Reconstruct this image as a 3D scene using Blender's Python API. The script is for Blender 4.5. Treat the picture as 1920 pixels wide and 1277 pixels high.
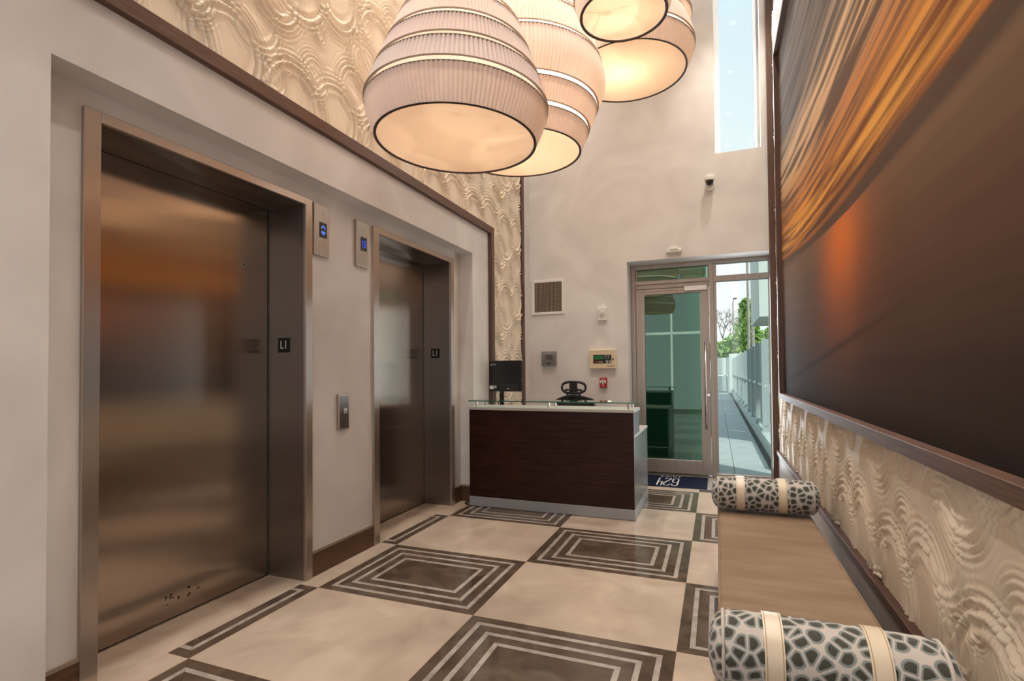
import bpy, bmesh, math, random
import numpy as np
from mathutils import Matrix, Vector

for _o in list(bpy.data.objects):
    bpy.data.objects.remove(_o)
SC = bpy.context.scene
COL = SC.collection
PI = math.pi
random.seed(7)
RNG = np.random.default_rng(11)

# ------------------------------------------------------------------ camera
_yaw, _pit, _rol = math.radians(21.3104), math.radians(1.1485), math.radians(-0.4826)
_f = Vector((-math.sin(_yaw) * math.cos(_pit), math.cos(_yaw) * math.cos(_pit), math.sin(_pit)))
_r0 = Vector((math.cos(_yaw), math.sin(_yaw), 0))
_u0 = _r0.cross(_f)
_r = _r0 * math.cos(_rol) + _u0 * math.sin(_rol)
_u = -_r0 * math.sin(_rol) + _u0 * math.cos(_rol)
cam_d = bpy.data.cameras.new('camera')
cam = bpy.data.objects.new('camera', cam_d)
COL.objects.link(cam)
cam.matrix_world = Matrix(((_r.x, _u.x, -_f.x, 0), (_r.y, _u.y, -_f.y, 0), (_r.z, _u.z, -_f.z, 1.35), (0, 0, 0, 1)))
cam_d.sensor_width = 36
cam_d.sensor_fit = 'HORIZONTAL'
cam_d.lens = 982.8177 / 1920 * 36
cam_d.shift_x = 0.0
cam_d.shift_y = (675.368 - 638.5) / 1920
cam_d.clip_start = 0.05
cam_d.clip_end = 300
SC.camera = cam

# ------------------------------------------------------------------ world and lights
W = bpy.data.worlds.new('sky')
SC.world = W
W.use_nodes = True
_n = W.node_tree.nodes
_l = W.node_tree.links
_n.clear()
_out = _n.new('ShaderNodeOutputWorld')
_bg = _n.new('ShaderNodeBackground')
_tc = _n.new('ShaderNodeTexCoord')
_sx = _n.new('ShaderNodeSeparateXYZ')
_rmp = _n.new('ShaderNodeValToRGB')
_rmp.color_ramp.elements[0].position = 0.24
_rmp.color_ramp.elements[0].color = (0.98, 0.98, 1.0, 1)
_rmp.color_ramp.elements[1].position = 0.75
_rmp.color_ramp.elements[1].color = (0.56, 0.765, 0.90, 1)
_l.new(_tc.outputs['Generated'], _sx.inputs[0])
_l.new(_sx.outputs['Z'], _rmp.inputs[0])
_l.new(_rmp.outputs[0], _bg.inputs['Color'])
_bg.inputs['Strength'].default_value = 0.82
_l.new(_bg.outputs[0], _out.inputs[0])

def light(name, kind, loc, energy, color, rot=(0, 0, 0), **kw):
    d = bpy.data.lights.new(name, kind)
    d.energy = energy
    d.color = color
    for k, v in kw.items():
        setattr(d, k, v)
    o = bpy.data.objects.new(name, d)
    o.location = loc
    o.rotation_euler = rot
    COL.objects.link(o)
    return o

light('sun', 'SUN', (6, 4, 12), 3.0, (1.0, 0.95, 0.86), (math.radians(28), math.radians(38), 0), angle=math.radians(4))
# added unseen area light, for daylight from the assumed entrance glazing behind the viewer
light('added_entrance_light', 'AREA', (-0.85, -2.95, 2.6), 250, (0.89, 0.94, 1.0), (PI / 2, 0, PI), shape='RECTANGLE', size=2.7, size_y=4.6)
# added area lights boosting daylight at the tall slot window and the garden door
light('added_slot_window_light', 'AREA', (0.3, 6.92, 5.0), 14, (0.86, 0.94, 1.0), (-PI / 2, 0, PI), shape='RECTANGLE', size=0.4, size_y=2.0)
light('added_garden_door_light', 'AREA', (0.31, 7.04, 1.3), 16, (0.88, 0.95, 1.0), (-PI / 2, 0, PI), shape='RECTANGLE', size=0.56, size_y=2.3)
for _o in COL.objects:
    if _o.type == 'LIGHT' and _o.data.type == 'AREA' and _o.location.y > 0:
        _o.rotation_euler = (-PI / 2, 0, 0)

SC.view_settings.view_transform = 'Standard'
SC.view_settings.look = 'None'
SC.view_settings.exposure = 0.45
SC.view_settings.gamma = 1.0
SC.view_settings.use_curve_mapping = False

# ------------------------------------------------------------------ materials
MATS = {}

def nodes_of(name):
    m = bpy.data.materials.new(name)
    m.use_nodes = True
    nt = m.node_tree
    b = nt.nodes['Principled BSDF']
    MATS[name] = m
    return m, nt, b

def setin(b, **kw):
    names = dict(rough='Roughness', metal='Metallic', spec='Specular IOR Level', coat='Coat Weight', coatr='Coat Roughness',
                 aniso='Anisotropic', trans='Transmission Weight', sheen='Sheen Weight', emis='Emission Strength')
    for k, v in kw.items():
        b.inputs[names[k]].default_value = v

def mat(name, col, col2=None, scale=6.0, stretch=(1, 1, 1), detail=5.0, bump=0.0, bscale=None, lo=0.35, hi=0.65, distort=0.0, rand=True, **kw):
    m, nt, b = nodes_of(name)
    N, L = nt.nodes, nt.links
    b.inputs['Base Color'].default_value = (*col, 1)
    setin(b, **kw)
    if col2 is not None or bump:
        tc = N.new('ShaderNodeTexCoord')
        mp = N.new('ShaderNodeMapping')
        mp.inputs['Scale'].default_value = stretch
        L.new(tc.outputs['Object'], mp.inputs[0])
        if rand:
            oi = N.new('ShaderNodeObjectInfo')
            ml = N.new('ShaderNodeMath')
            ml.operation = 'MULTIPLY'
            ml.inputs[1].default_value = 37.0
            L.new(oi.outputs['Random'], ml.inputs[0])
            L.new(ml.outputs[0], mp.inputs['Location'])
    if col2 is not None:
        nz = N.new('ShaderNodeTexNoise')
        nz.inputs['Scale'].default_value = scale
        nz.inputs['Detail'].default_value = detail
        nz.inputs['Distortion'].default_value = distort
        L.new(mp.outputs[0], nz.inputs['Vector'])
        r = N.new('ShaderNodeValToRGB')
        r.color_ramp.elements[0].position = lo
        r.color_ramp.elements[1].position = hi
        r.color_ramp.elements[0].color = (*col, 1)
        r.color_ramp.elements[1].color = (*col2, 1)
        L.new(nz.outputs['Fac'], r.inputs[0])
        L.new(r.outputs[0], b.inputs['Base Color'])
    if bump:
        nb = N.new('ShaderNodeTexNoise')
        nb.inputs['Scale'].default_value = bscale or scale * 4
        nb.inputs['Detail'].default_value = 3
        L.new(mp.outputs[0], nb.inputs['Vector'])
        bp = N.new('ShaderNodeBump')
        bp.inputs['Strength'].default_value = bump
        bp.inputs['Distance'].default_value = 0.01
        L.new(nb.outputs['Fac'], bp.inputs['Height'])
        L.new(bp.outputs[0], b.inputs['Normal'])
    return m

mat('plaster', (0.66, 0.632, 0.615), (0.77, 0.745, 0.73), scale=1.4, detail=9, distort=1.2, lo=0.34, hi=0.66, rough=0.5, bump=0.02, bscale=6, spec=0.35)
mat('plaster_light', (0.66, 0.63, 0.59), (0.75, 0.72, 0.69), scale=1.8, detail=8, distort=0.8, rough=0.6, bump=0.05, bscale=9, spec=0.3)
mat('ceiling_paint', (0.78, 0.76, 0.73), rough=0.8)
mat('relief', (0.77, 0.665, 0.525), (0.82, 0.715, 0.575), scale=2, rough=0.5, spec=0.35)
mat('brown_wood', (0.085, 0.042, 0.028), (0.15, 0.078, 0.052), scale=5, stretch=(30, 1.2, 30), rough=0.46, spec=0.35, bump=0.06, bscale=25)
mat('brown_wood_vertical', (0.075, 0.037, 0.025), (0.12, 0.062, 0.042), scale=5, stretch=(30, 30, 1.2), rough=0.4)
mat('base_wood', (0.075, 0.034, 0.016), (0.135, 0.066, 0.034), scale=5, stretch=(30, 1.5, 30), rough=0.4)
mat('base_cap', (0.30, 0.23, 0.18), rough=0.4)
mat('bronze_metal', (0.40, 0.355, 0.315), (0.45, 0.40, 0.355), scale=30, stretch=(1, 1, 0.05), rough=0.42, metal=0.75)
mat('black_plastic', (0.012, 0.011, 0.011), rough=0.35)
mat('black_matte', (0.010, 0.009, 0.009), rough=0.6)
mat('dark_gap', (0.006, 0.005, 0.005), rough=0.9)
mat('white_plastic', (0.80, 0.78, 0.75), rough=0.4)
mat('beige_plastic', (0.70, 0.58, 0.40), rough=0.4)
mat('red_plastic', (0.42, 0.012, 0.02), rough=0.35)
mat('chrome', (0.72, 0.68, 0.64), rough=0.16, metal=1.0)
mat('steel_light', (0.62, 0.57, 0.52), (0.68, 0.63, 0.58), scale=60, stretch=(1, 1, 0.04), rough=0.33, metal=0.95)
mat('steel_bronze', (0.40, 0.34, 0.285), (0.45, 0.385, 0.325), scale=60, stretch=(1, 1, 0.04), rough=0.36, metal=0.9)
mat('limestone', (0.455, 0.36, 0.285), (0.58, 0.475, 0.385), scale=2.6, detail=9, distort=1.4, lo=0.3, hi=0.7, rough=0.13, spec=0.45)
mat('dark_marble', (0.068, 0.046, 0.033), (0.130, 0.093, 0.068), scale=5, detail=7, distort=1.0, rough=0.10, spec=0.5)
mat('pale_marble', (0.33, 0.285, 0.25), (0.47, 0.42, 0.375), scale=14, detail=6, distort=0.6, rough=0.12, spec=0.5)
mat('grout', (0.11, 0.085, 0.065), rough=0.7)
mat('mahogany', (0.016, 0.0042, 0.0032), (0.044, 0.012, 0.0075), scale=3.0, stretch=(1.4, 1, 26), detail=7, distort=0.5, rough=0.42, spec=0.22)
mat('grey_laminate', (0.33, 0.345, 0.36), rough=0.35)
mat('grey_laminate_dark', (0.20, 0.215, 0.225), rough=0.22)
mat('laminate_top', (0.52, 0.49, 0.47), rough=0.35)
mat('stone_panel', (0.40, 0.35, 0.31), (0.46, 0.41, 0.37), scale=5, rough=0.45, spec=0.25)
mat('suede', (0.200, 0.132, 0.080), (0.255, 0.176, 0.113), scale=2.2, stretch=(1, 4, 1), detail=3, rough=0.8, spec=0.2, sheen=0.04, bump=0.12, bscale=3.5)
mat('cream_leather', (0.66, 0.55, 0.41), rough=0.34)
mat('stitch', (0.42, 0.31, 0.18), rough=0.7)
mat('dark_wood_leg', (0.05, 0.025, 0.018), rough=0.4)
mat('mat_navy', (0.004, 0.006, 0.016), (0.007, 0.010, 0.026), scale=80, rough=0.95, spec=0.1)
mat('mat_white', (0.62, 0.60, 0.58), rough=0.9)
mat('paver', (0.36, 0.40, 0.40), (0.44, 0.475, 0.47), scale=6, detail=6, rough=0.6, rand=True)
mat('paver_joint', (0.10, 0.12, 0.12), rough=0.9)
mat('concrete_green', (0.40, 0.47, 0.45), (0.46, 0.53, 0.51), scale=3, rough=0.8)
mat('fence_paint', (0.36, 0.43, 0.43), rough=0.6)
mat('fence_panel', (0.24, 0.30, 0.29), rough=0.6)
mat('grate', (0.06, 0.07, 0.07), rough=0.5, metal=0.5)
mat('white_wall_out', (0.66, 0.72, 0.68), rough=0.8)
mat('garden_wall', (0.05, 0.10, 0.07), (0.075, 0.135, 0.095), scale=1.2, rough=0.8)
mat('leaf', (0.13, 0.30, 0.05), (0.42, 0.60, 0.16), scale=1.3, rough=0.6)
mat('leaf_pale', (0.25, 0.42, 0.14), (0.55, 0.70, 0.30), scale=1.3, rough=0.6)
mat('bark', (0.17, 0.14, 0.11), (0.30, 0.26, 0.22), scale=8, rough=0.9)
mat('palm_bark', (0.27, 0.26, 0.24), (0.40, 0.38, 0.35), scale=3, stretch=(1, 1, 6), rough=0.9)
mat('soil', (0.16, 0.17, 0.14), rough=0.95)
mat('grille_dark', (0.035, 0.026, 0.02), rough=0.7)
mat('grille_bar', (0.42, 0.34, 0.26), rough=0.45)
mat('lens_dark', (0.02, 0.015, 0.012), rough=0.08)
mat('strobe_lens', (0.75, 0.72, 0.68), rough=0.12, metal=0.6)
mat('lcd_green', (0.02, 0.16, 0.04), rough=0.2)
mat('lcd_olive', (0.09, 0.10, 0.05), rough=0.25)
mat('key_grey', (0.45, 0.42, 0.42), rough=0.4)
mat('key_red', (0.45, 0.05, 0.03), rough=0.4)
mat('key_yellow', (0.60, 0.38, 0.03), rough=0.4)
mat('print_dark', (0.03, 0.025, 0.02), rough=0.6)
mat('print_white', (0.72, 0.70, 0.68), rough=0.5)
mat('print_grey', (0.42, 0.41, 0.41), rough=0.5)
mat('chair_fabric', (0.016, 0.013, 0.012), rough=0.75)
mat('cushion_grey', (0.12, 0.12, 0.10), rough=0.8)
mat('lamp_rim', (0.075, 0.042, 0.024), rough=0.4, metal=0.4)
mat('cable_white', (0.7, 0.68, 0.62), rough=0.5)
mat('scratch', (0.05, 0.022, 0.008), rough=0.7)

def steel(name, col, rough, vertical_grain):
    m, nt, b = nodes_of(name)
    N, L = nt.nodes, nt.links
    tc = N.new('ShaderNodeTexCoord')
    mp = N.new('ShaderNodeMapping')
    mp.inputs['Scale'].default_value = (160, 160, 1.2)
    L.new(tc.outputs['Object'], mp.inputs[0])
    nz = N.new('ShaderNodeTexNoise')
    nz.inputs['Scale'].default_value = 4
    nz.inputs['Detail'].default_value = 4
    L.new(mp.outputs[0], nz.inputs['Vector'])
    r = N.new('ShaderNodeValToRGB')
    r.color_ramp.elements[0].color = (*[c * 0.86 for c in col], 1)
    r.color_ramp.elements[1].color = (*[c * 1.10 for c in col], 1)
    L.new(nz.outputs['Fac'], r.inputs[0])
    L.new(r.outputs[0], b.inputs['Base Color'])
    # sheet metal is never flat: long soft waves bend what it mirrors
    wv = N.new('ShaderNodeTexNoise')
    wv.inputs['Scale'].default_value = 1.1
    wv.inputs['Detail'].default_value = 1
    mp2 = N.new('ShaderNodeMapping')
    mp2.inputs['Scale'].default_value = (0.6, 0.6, 1.6)
    L.new(tc.outputs['Object'], mp2.inputs[0])
    L.new(mp2.outputs[0], wv.inputs['Vector'])
    b1 = N.new('ShaderNodeBump')
    b1.inputs['Strength'].default_value = 0.10
    b1.inputs['Distance'].default_value = 0.02
    L.new(wv.outputs['Fac'], b1.inputs['Height'])
    b2 = N.new('ShaderNodeBump')
    b2.inputs['Strength'].default_value = 0.02
    b2.inputs['Distance'].default_value = 0.002
    L.new(nz.outputs['Fac'], b2.inputs['Height'])
    L.new(b1.outputs[0], b2.inputs['Normal'])
    L.new(b2.outputs[0], b.inputs['Normal'])
    tg = N.new('ShaderNodeTangent')
    tg.direction_type = 'RADIAL'
    tg.axis = 'Z'
    L.new(tg.outputs[0], b.inputs['Tangent'])
    setin(b, metal=1.0, rough=rough, aniso=0.95)
    return m

steel('steel_door', (0.42, 0.35, 0.295), 0.20, False)
steel('steel_jamb', (0.27, 0.245, 0.228), 0.28, True)
steel('steel_frame', (0.52, 0.46, 0.41), 0.33, True)

def glass(name, tint, base, fres=1.45, rough=0.0, refl=(0.95, 1.0, 0.97)):
    m = bpy.data.materials.new(name)
    m.use_nodes = True
    MATS[name] = m
    N, L = m.node_tree.nodes, m.node_tree.links
    N.clear()
    o = N.new('ShaderNodeOutputMaterial')
    tr = N.new('ShaderNodeBsdfTransparent')
    tr.inputs[0].default_value = (*tint, 1)
    gl = N.new('ShaderNodeBsdfGlossy')
    gl.inputs['Roughness'].default_value = rough
    gl.inputs['Color'].default_value = (*refl, 1)
    fr = N.new('ShaderNodeFresnel')
    fr.inputs['IOR'].default_value = fres
    ad = N.new('ShaderNodeMath')
    ad.use_clamp = True
    ad.inputs[1].default_value = base
    L.new(fr.outputs[0], ad.inputs[0])
    mx = N.new('ShaderNodeMixShader')
    L.new(ad.outputs[0], mx.inputs[0])
    L.new(tr.outputs[0], mx.inputs[1])
    L.new(gl.outputs[0], mx.inputs[2])
    L.new(mx.outputs[0], o.inputs[0])
    return m

glass('glass_clear', (0.93, 0.98, 0.97), 0.0)
glass('glass_door', (0.42, 0.66, 0.54), 0.07, refl=(0.66, 0.86, 0.76))
glass('glass_shelf', (0.86, 0.96, 0.92), 0.0)
glass('clear_cover', (0.80, 0.80, 0.84), 0.06, rough=0.15)
mat('glass_edge', (0.03, 0.16, 0.12), rough=0.1)

def fabric_shade(name, col, trans, mix):
    m = bpy.data.materials.new(name)
    m.use_nodes = True
    MATS[name] = m
    N, L = m.node_tree.nodes, m.node_tree.links
    N.clear()
    o = N.new('ShaderNodeOutputMaterial')
    d = N.new('ShaderNodeBsdfDiffuse')
    d.inputs[0].default_value = (*col, 1)
    t = N.new('ShaderNodeBsdfTranslucent')
    t.inputs[0].default_value = (*trans, 1)
    mx = N.new('ShaderNodeMixShader')
    mx.inputs[0].default_value = mix
    L.new(d.outputs[0], mx.inputs[1])
    L.new(t.outputs[0], mx.inputs[2])
    L.new(mx.outputs[0], o.inputs[0])
    return m

fabric_shade('shade_fabric', (0.72, 0.685, 0.715), (0.88, 0.70, 0.56), 0.32)
fabric_shade('shade_strip', (0.95, 0.95, 0.94), (1.0, 0.99, 0.97), 0.95)
fabric_shade('shade_diffuser', (0.82, 0.72, 0.58), (0.98, 0.78, 0.58), 0.46)

def emit(name, col, s):
    m, nt, b = nodes_of(name)
    b.inputs['Base Color'].default_value = (*col, 1)
    b.inputs['Emission Color'].default_value = (*col, 1)
    b.inputs['Emission Strength'].default_value = s
    return m

emit('display_blue', (0.10, 0.20, 1.0), 1.1)
emit('display_blue_dim', (0.03, 0.10, 0.9), 0.9)
emit('bulb_glow', (1.0, 0.80, 0.55), 6.0)
emit('added_lens_glow', (1.0, 0.9, 0.75), 1.2)  # glowing lens of the added, unseen ceiling downlights

# patterned velvet of the bolsters: rounded dark cells ringed in grey on pale ground
def velvet():
    m, nt, b = nodes_of('pebble_velvet')
    N, L = nt.nodes, nt.links
    tc = N.new('ShaderNodeTexCoord')
    uv = N.new('ShaderNodeUVMap')
    def vor(feature):
        v = N.new('ShaderNodeTexVoronoi')
        v.voronoi_dimensions = '2D'
        v.feature = feature
        v.inputs['Scale'].default_value = 26
        v.inputs['Randomness'].default_value = 0.92
        L.new(uv.outputs[0], v.inputs['Vector'])
        return v.outputs['Distance']
    f1 = N.new('ShaderNodeMath')
    f1.operation = 'MULTIPLY_ADD'
    f1.inputs[1].default_value = -0.62
    f1.inputs[2].default_value = 0.43
    L.new(vor('F1'), f1.inputs[0])
    vo = N.new('ShaderNodeMath')
    vo.operation = 'SMOOTH_MIN'
    vo.inputs[2].default_value = 0.10
    L.new(vor('DISTANCE_TO_EDGE'), vo.inputs[0])
    L.new(f1.outputs[0], vo.inputs[1])
    r = N.new('ShaderNodeValToRGB')
    e = r.color_ramp.elements
    e[0].position = 0.0
    e[0].color = (0.50, 0.45, 0.40, 1)
    e[1].position = 0.055
    e[1].color = (0.47, 0.42, 0.37, 1)
    for p, c in ((0.065, (0.22, 0.245, 0.235)), (0.165, (0.17, 0.195, 0.185)), (0.18, (0.040, 0.037, 0.024)), (1.0, (0.05, 0.04, 0.026))):
        x = e.new(p)
        x.color = (*c, 1)
    L.new(vo.outputs[0], r.inputs[0])
    L.new(r.outputs[0], b.inputs['Base Color'])
    bp = N.new('ShaderNodeBump')
    bp.inputs['Strength'].default_value = 0.35
    bp.inputs['Distance'].default_value = 0.004
    L.new(vo.outputs[0], bp.inputs['Height'])
    L.new(bp.outputs[0], b.inputs['Normal'])
    setin(b, rough=0.8, sheen=0.25)
velvet()

# printed canvas: a blurred band of sunset streaks above dark water
def canvas():
    m, nt, b = nodes_of('canvas_print')
    N, L = nt.nodes, nt.links
    geo = N.new('ShaderNodeNewGeometry')
    sp = N.new('ShaderNodeSeparateXYZ')
    L.new(geo.outputs['Position'], sp.inputs[0])

    def M(op, a, c=None, d=None, clamp=False):
        n = N.new('ShaderNodeMath')
        n.operation = op
        n.use_clamp = clamp
        for i, v in enumerate((a, c, d)):
            if v is None:
                continue
            if isinstance(v, (int, float)):
                n.inputs[i].default_value = v
            else:
                L.new(v, n.inputs[i])
        return n.outputs[0]

    def ramp(fac, stops, interp='LINEAR'):
        r = N.new('ShaderNodeValToRGB')
        r.color_ramp.interpolation = interp
        e = r.color_ramp.elements
        e[0].position, e[0].color = stops[0][0], (*stops[0][1], 1)
        e[1].position, e[1].color = stops[-1][0], (*stops[-1][1], 1)
        for p, c in stops[1:-1]:
            x = e.new(p)
            x.color = (*c, 1)
        L.new(fac, r.inputs[0])
        return r.outputs[0]

    def mix(f, a, c, mode='MIX'):
        n = N.new('ShaderNodeMix')
        n.data_type = 'RGBA'
        n.blend_type = mode
        if isinstance(f, (int, float)):
            n.inputs['Factor'].default_value = f
        else:
            L.new(f, n.inputs['Factor'])
        for i, v in ((6, a), (7, c)):
            if isinstance(v, tuple):
                n.inputs[i].default_value = (*v, 1)
            else:
                L.new(v, n.inputs[i])
        return n.outputs[2]

    def noise(vec, scale, detail, dist=0.0):
        n = N.new('ShaderNodeTexNoise')
        n.inputs['Scale'].default_value = scale
        n.inputs['Detail'].default_value = detail
        n.inputs['Distortion'].default_value = dist
        L.new(vec, n.inputs['Vector'])
        return n.outputs['Fac']

    y, z = sp.outputs['Y'], sp.outputs['Z']
    dy = M('MAXIMUM', M('SUBTRACT', y, 3.0), 0.0)
    zs = M('SUBTRACT', z, M('MULTIPLY', M('MULTIPLY', dy, dy), 0.021))
    cv = N.new('ShaderNodeCombineXYZ')
    L.new(M('MULTIPLY', y, 0.16), cv.inputs[0])
    L.new(M('MULTIPLY', zs, 5.0), cv.inputs[1])
    n1 = noise(cv.outputs[0], 3.0, 6.0)
    cv2 = N.new('ShaderNodeCombineXYZ')
    L.new(M('MULTIPLY', y, 0.22), cv2.inputs[0])
    L.new(M('MULTIPLY', zs, 5.0), cv2.inputs[1])
    n2 = noise(cv2.outputs[0], 1.3, 2.0)
    zj = M('ADD', zs, M('MULTIPLY', M('SUBTRACT', n2, 0.5), 0.16))
    zn = M('DIVIDE', M('SUBTRACT', zj, 1.0), 4.0)
    lit = ramp(zn, [(0.0, (0.012, 0.010, 0.010)), (0.09, (0.045, 0.030, 0.023)), (0.20, (0.15, 0.085, 0.055)), (0.285, (0.24, 0.145, 0.088)),
                    (0.293, (0.12, 0.08, 0.055)), (0.306, (0.14, 0.08, 0.05)), (0.315, (0.62, 0.22, 0.05)), (0.345, (0.95, 0.48, 0.10)),
                    (0.385, (0.85, 0.36, 0.08)), (0.43, (0.62, 0.28, 0.11)), (0.48, (0.78, 0.50, 0.26)), (0.53, (0.82, 0.60, 0.38)),
                    (0.575, (0.50, 0.38, 0.27)), (0.62, (0.20, 0.17, 0.145)), (1.0, (0.22, 0.19, 0.16))])
    dark = ramp(zn, [(0.0, (0.012, 0.010, 0.010)), (0.09, (0.040, 0.027, 0.021)), (0.20, (0.135, 0.078, 0.050)), (0.29, (0.225, 0.137, 0.083)),
                     (0.31, (0.10, 0.065, 0.045)), (0.345, (0.28, 0.09, 0.025)), (0.43, (0.15, 0.085, 0.055)), (0.53, (0.22, 0.15, 0.10)),
                     (0.60, (0.105, 0.095, 0.088)), (1.0, (0.125, 0.112, 0.10))])
    sf = ramp(n1, [(0.40, (0, 0, 0)), (0.56, (1, 1, 1))])
    c = mix(sf, dark, lit)
    # far end greys out
    fe = M('DIVIDE', M('SUBTRACT', y, 4.6), 1.6, clamp=True)
    c = mix(M('MULTIPLY', fe, 0.30), c, (0.11, 0.085, 0.07))
    # sun path on the water
    gy = M('DIVIDE', M('SUBTRACT', y, 3.28), 0.46)
    gz = M('DIVIDE', M('SUBTRACT', z, 1.98), 0.34)
    g = M('POWER', 2.718, M('MULTIPLY', M('ADD', M('MULTIPLY', gy, gy), M('MULTIPLY', gz, gz)), -1.0))
    below = M('LESS_THAN', zj, 2.17)
    c = mix(M('MULTIPLY', M('MULTIPLY', g, below), 1.0), c, (1.0, 0.27, 0.05))
    # wide faint glow low in the water
    gy2 = M('DIVIDE', M('SUBTRACT', y, 3.4), 1.5)
    gz2 = M('DIVIDE', M('SUBTRACT', z, 1.65), 0.45)
    g2 = M('POWER', 2.718, M('MULTIPLY', M('ADD', M('MULTIPLY', gy2, gy2), M('MULTIPLY', gz2, gz2)), -1.0))
    c = mix(M('MULTIPLY', M('MULTIPLY', g2, below), 0.5), c, (0.16, 0.058, 0.026))
    # dark wave line
    zl = M('ADD', 1.19, M('MULTIPLY', M('SUBTRACT', 6.0, y), 0.105))
    dl = M('DIVIDE', M('SUBTRACT', z, zl), 0.022)
    gl = M('POWER', 2.718, M('MULTIPLY', M('MULTIPLY', dl, dl), -1.0))
    yr = M('MULTIPLY', M('DIVIDE', M('SUBTRACT', y, 1.85), 1.3, clamp=True), 0.55)
    c = mix(M('MULTIPLY', gl, yr), c, (0.018, 0.012, 0.011))
    # woven canvas grain
    wv = N.new('ShaderNodeTexNoise')
    wv.inputs['Scale'].default_value = 260
    L.new(geo.outputs['Position'], wv.inputs['Vector'])
    c = mix(0.16, c, ramp(wv.outputs['Fac'], [(0.3, (0.25, 0.25, 0.25)), (0.7, (0.75, 0.75, 0.75))]), 'OVERLAY')
    L.new(c, b.inputs['Base Color'])
    setin(b, rough=0.8, spec=0.12)
canvas()

# ------------------------------------------------------------------ geometry helpers
def box(bm, x0, x1, y0, y1, z0, z1, rot=None):
    g = bmesh.ops.create_cube(bm, size=1.0)
    v = g['verts']
    M = Matrix.Translation(((x0 + x1) / 2, (y0 + y1) / 2, (z0 + z1) / 2))
    if rot is not None:
        M = M @ rot
    M = M @ Matrix.Diagonal((abs(x1 - x0), abs(y1 - y0), abs(z1 - z0), 1))
    bmesh.ops.transform(bm, matrix=M, verts=v)
    return v

def bxs(*bs):
    bm = bmesh.new()
    for b in bs:
        box(bm, *b)
    return bm

def bev(bm, w, seg=2):
    bmesh.ops.bevel(bm, geom=bm.edges[:], offset=w, segments=seg, affect='EDGES', profile=0.5, clamp_overlap=True)
    return bm

def cyl(bm, p0, p1, r, seg=16, r2=None):
    p0, p1 = Vector(p0), Vector(p1)
    d = p1 - p0
    g = bmesh.ops.create_cone(bm, cap_ends=True, cap_tris=False, segments=seg, radius1=r, radius2=r if r2 is None else r2, depth=d.length)
    M = Matrix.Translation((p0 + p1) / 2) @ d.to_track_quat('Z', 'Y').to_matrix().to_4x4()
    bmesh.ops.transform(bm, matrix=M, verts=g['verts'])
    return g['verts']

def tube(bm, pts, r, seg=8):
    pts = [Vector(p) for p in pts]
    rings = []
    for i, p in enumerate(pts):
        t = (pts[min(i + 1, len(pts) - 1)] - pts[max(i - 1, 0)]).normalized()
        a = Vector((0, 0, 1)) if abs(t.z) < 0.9 else Vector((1, 0, 0))
        u = t.cross(a).normalized()
        v = t.cross(u)
        rr = r[i] if isinstance(r, (list, tuple)) else r
        rings.append([bm.verts.new(p + (u * math.cos(2 * PI * k / seg) + v * math.sin(2 * PI * k / seg)) * rr) for k in range(seg)])
    for a, b in zip(rings, rings[1:]):
        for k in range(seg):
            bm.faces.new((a[k], a[(k + 1) % seg], b[(k + 1) % seg], b[k]))
    bm.faces.new(rings[0][::-1])
    bm.faces.new(rings[-1])
    return bm

def lathe(bm, prof, seg=48, pleat=0, amp=0.0, close=False):
    """prof = [(r, z)]; pleat = number of folds around."""
    rings = []
    for r, z in prof:
        ring = []
        for k in range(seg):
            a = 2 * PI * k / seg
            rr = r
            if pleat:
                rr = r + amp * abs(math.cos(a * pleat / 2.0)) - amp * 0.5
            ring.append(bm.verts.new((rr * math.cos(a), rr * math.sin(a), z)))
        rings.append(ring)
    for a, b in zip(rings, rings[1:]):
        for k in range(seg):
            bm.faces.new((a[k], a[(k + 1) % seg], b[(k + 1) % seg], b[k]))
    if close:
        for k in range(seg):
            bm.faces.new((rings[-1][k], rings[-1][(k + 1) % seg], rings[0][(k + 1) % seg], rings[0][k]))
    return bm

def link(name, me, parent=None, loc=(0, 0, 0)):
    o = bpy.data.objects.new(name, me)
    COL.objects.link(o)
    o.location = loc
    if parent is not None:
        o.parent = parent
    return o

def wloc(o):
    p = Vector((0, 0, 0))
    while o is not None:
        p = p + o.location
        o = o.parent
    return p

def obj(name, bm, m, parent=None, smooth=False, local=False):
    """one mesh object from a bmesh in world coordinates (or the parent's own, local=True)"""
    bmesh.ops.recalc_face_normals(bm, faces=bm.faces[:])
    xs = [v.co for v in bm.verts]
    lo = Vector((min(v.x for v in xs), min(v.y for v in xs), min(v.z for v in xs)))
    hi = Vector((max(v.x for v in xs), max(v.y for v in xs), max(v.z for v in xs)))
    c = Vector(((lo.x + hi.x) / 2, (lo.y + hi.y) / 2, lo.z))
    for v in bm.verts:
        v.co -= c
    me = bpy.data.meshes.new(name)
    bm.to_mesh(me)
    bm.free()
    me.materials.append(MATS[m])
    if smooth:
        me.polygons.foreach_set('use_smooth', [True] * len(me.polygons))
    base = Vector((0, 0, 0)) if (parent is None or local) else wloc(parent)
    return link(name, me, parent, c - base)

def smooth_by_angle(o, deg=40):
    me = o.data
    me.polygons.foreach_set('use_smooth', [True] * len(me.polygons))
    try:
        me.set_sharp_from_angle(angle=math.radians(deg))
    except Exception:
        pass
    return o

def tag(o, label=None, cat=None, group=None, kind=None):
    if label:
        o['label'] = label
    if cat:
        o['category'] = cat
    if group:
        o['group'] = group
    if kind:
        o['kind'] = kind
    return o

def thing(name, loc, label, cat, group=None, kind=None):
    o = bpy.data.objects.new(name, None)
    o.empty_display_size = 0.1
    COL.objects.link(o)
    o.location = loc
    return tag(o, label, cat, group, kind)

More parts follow.
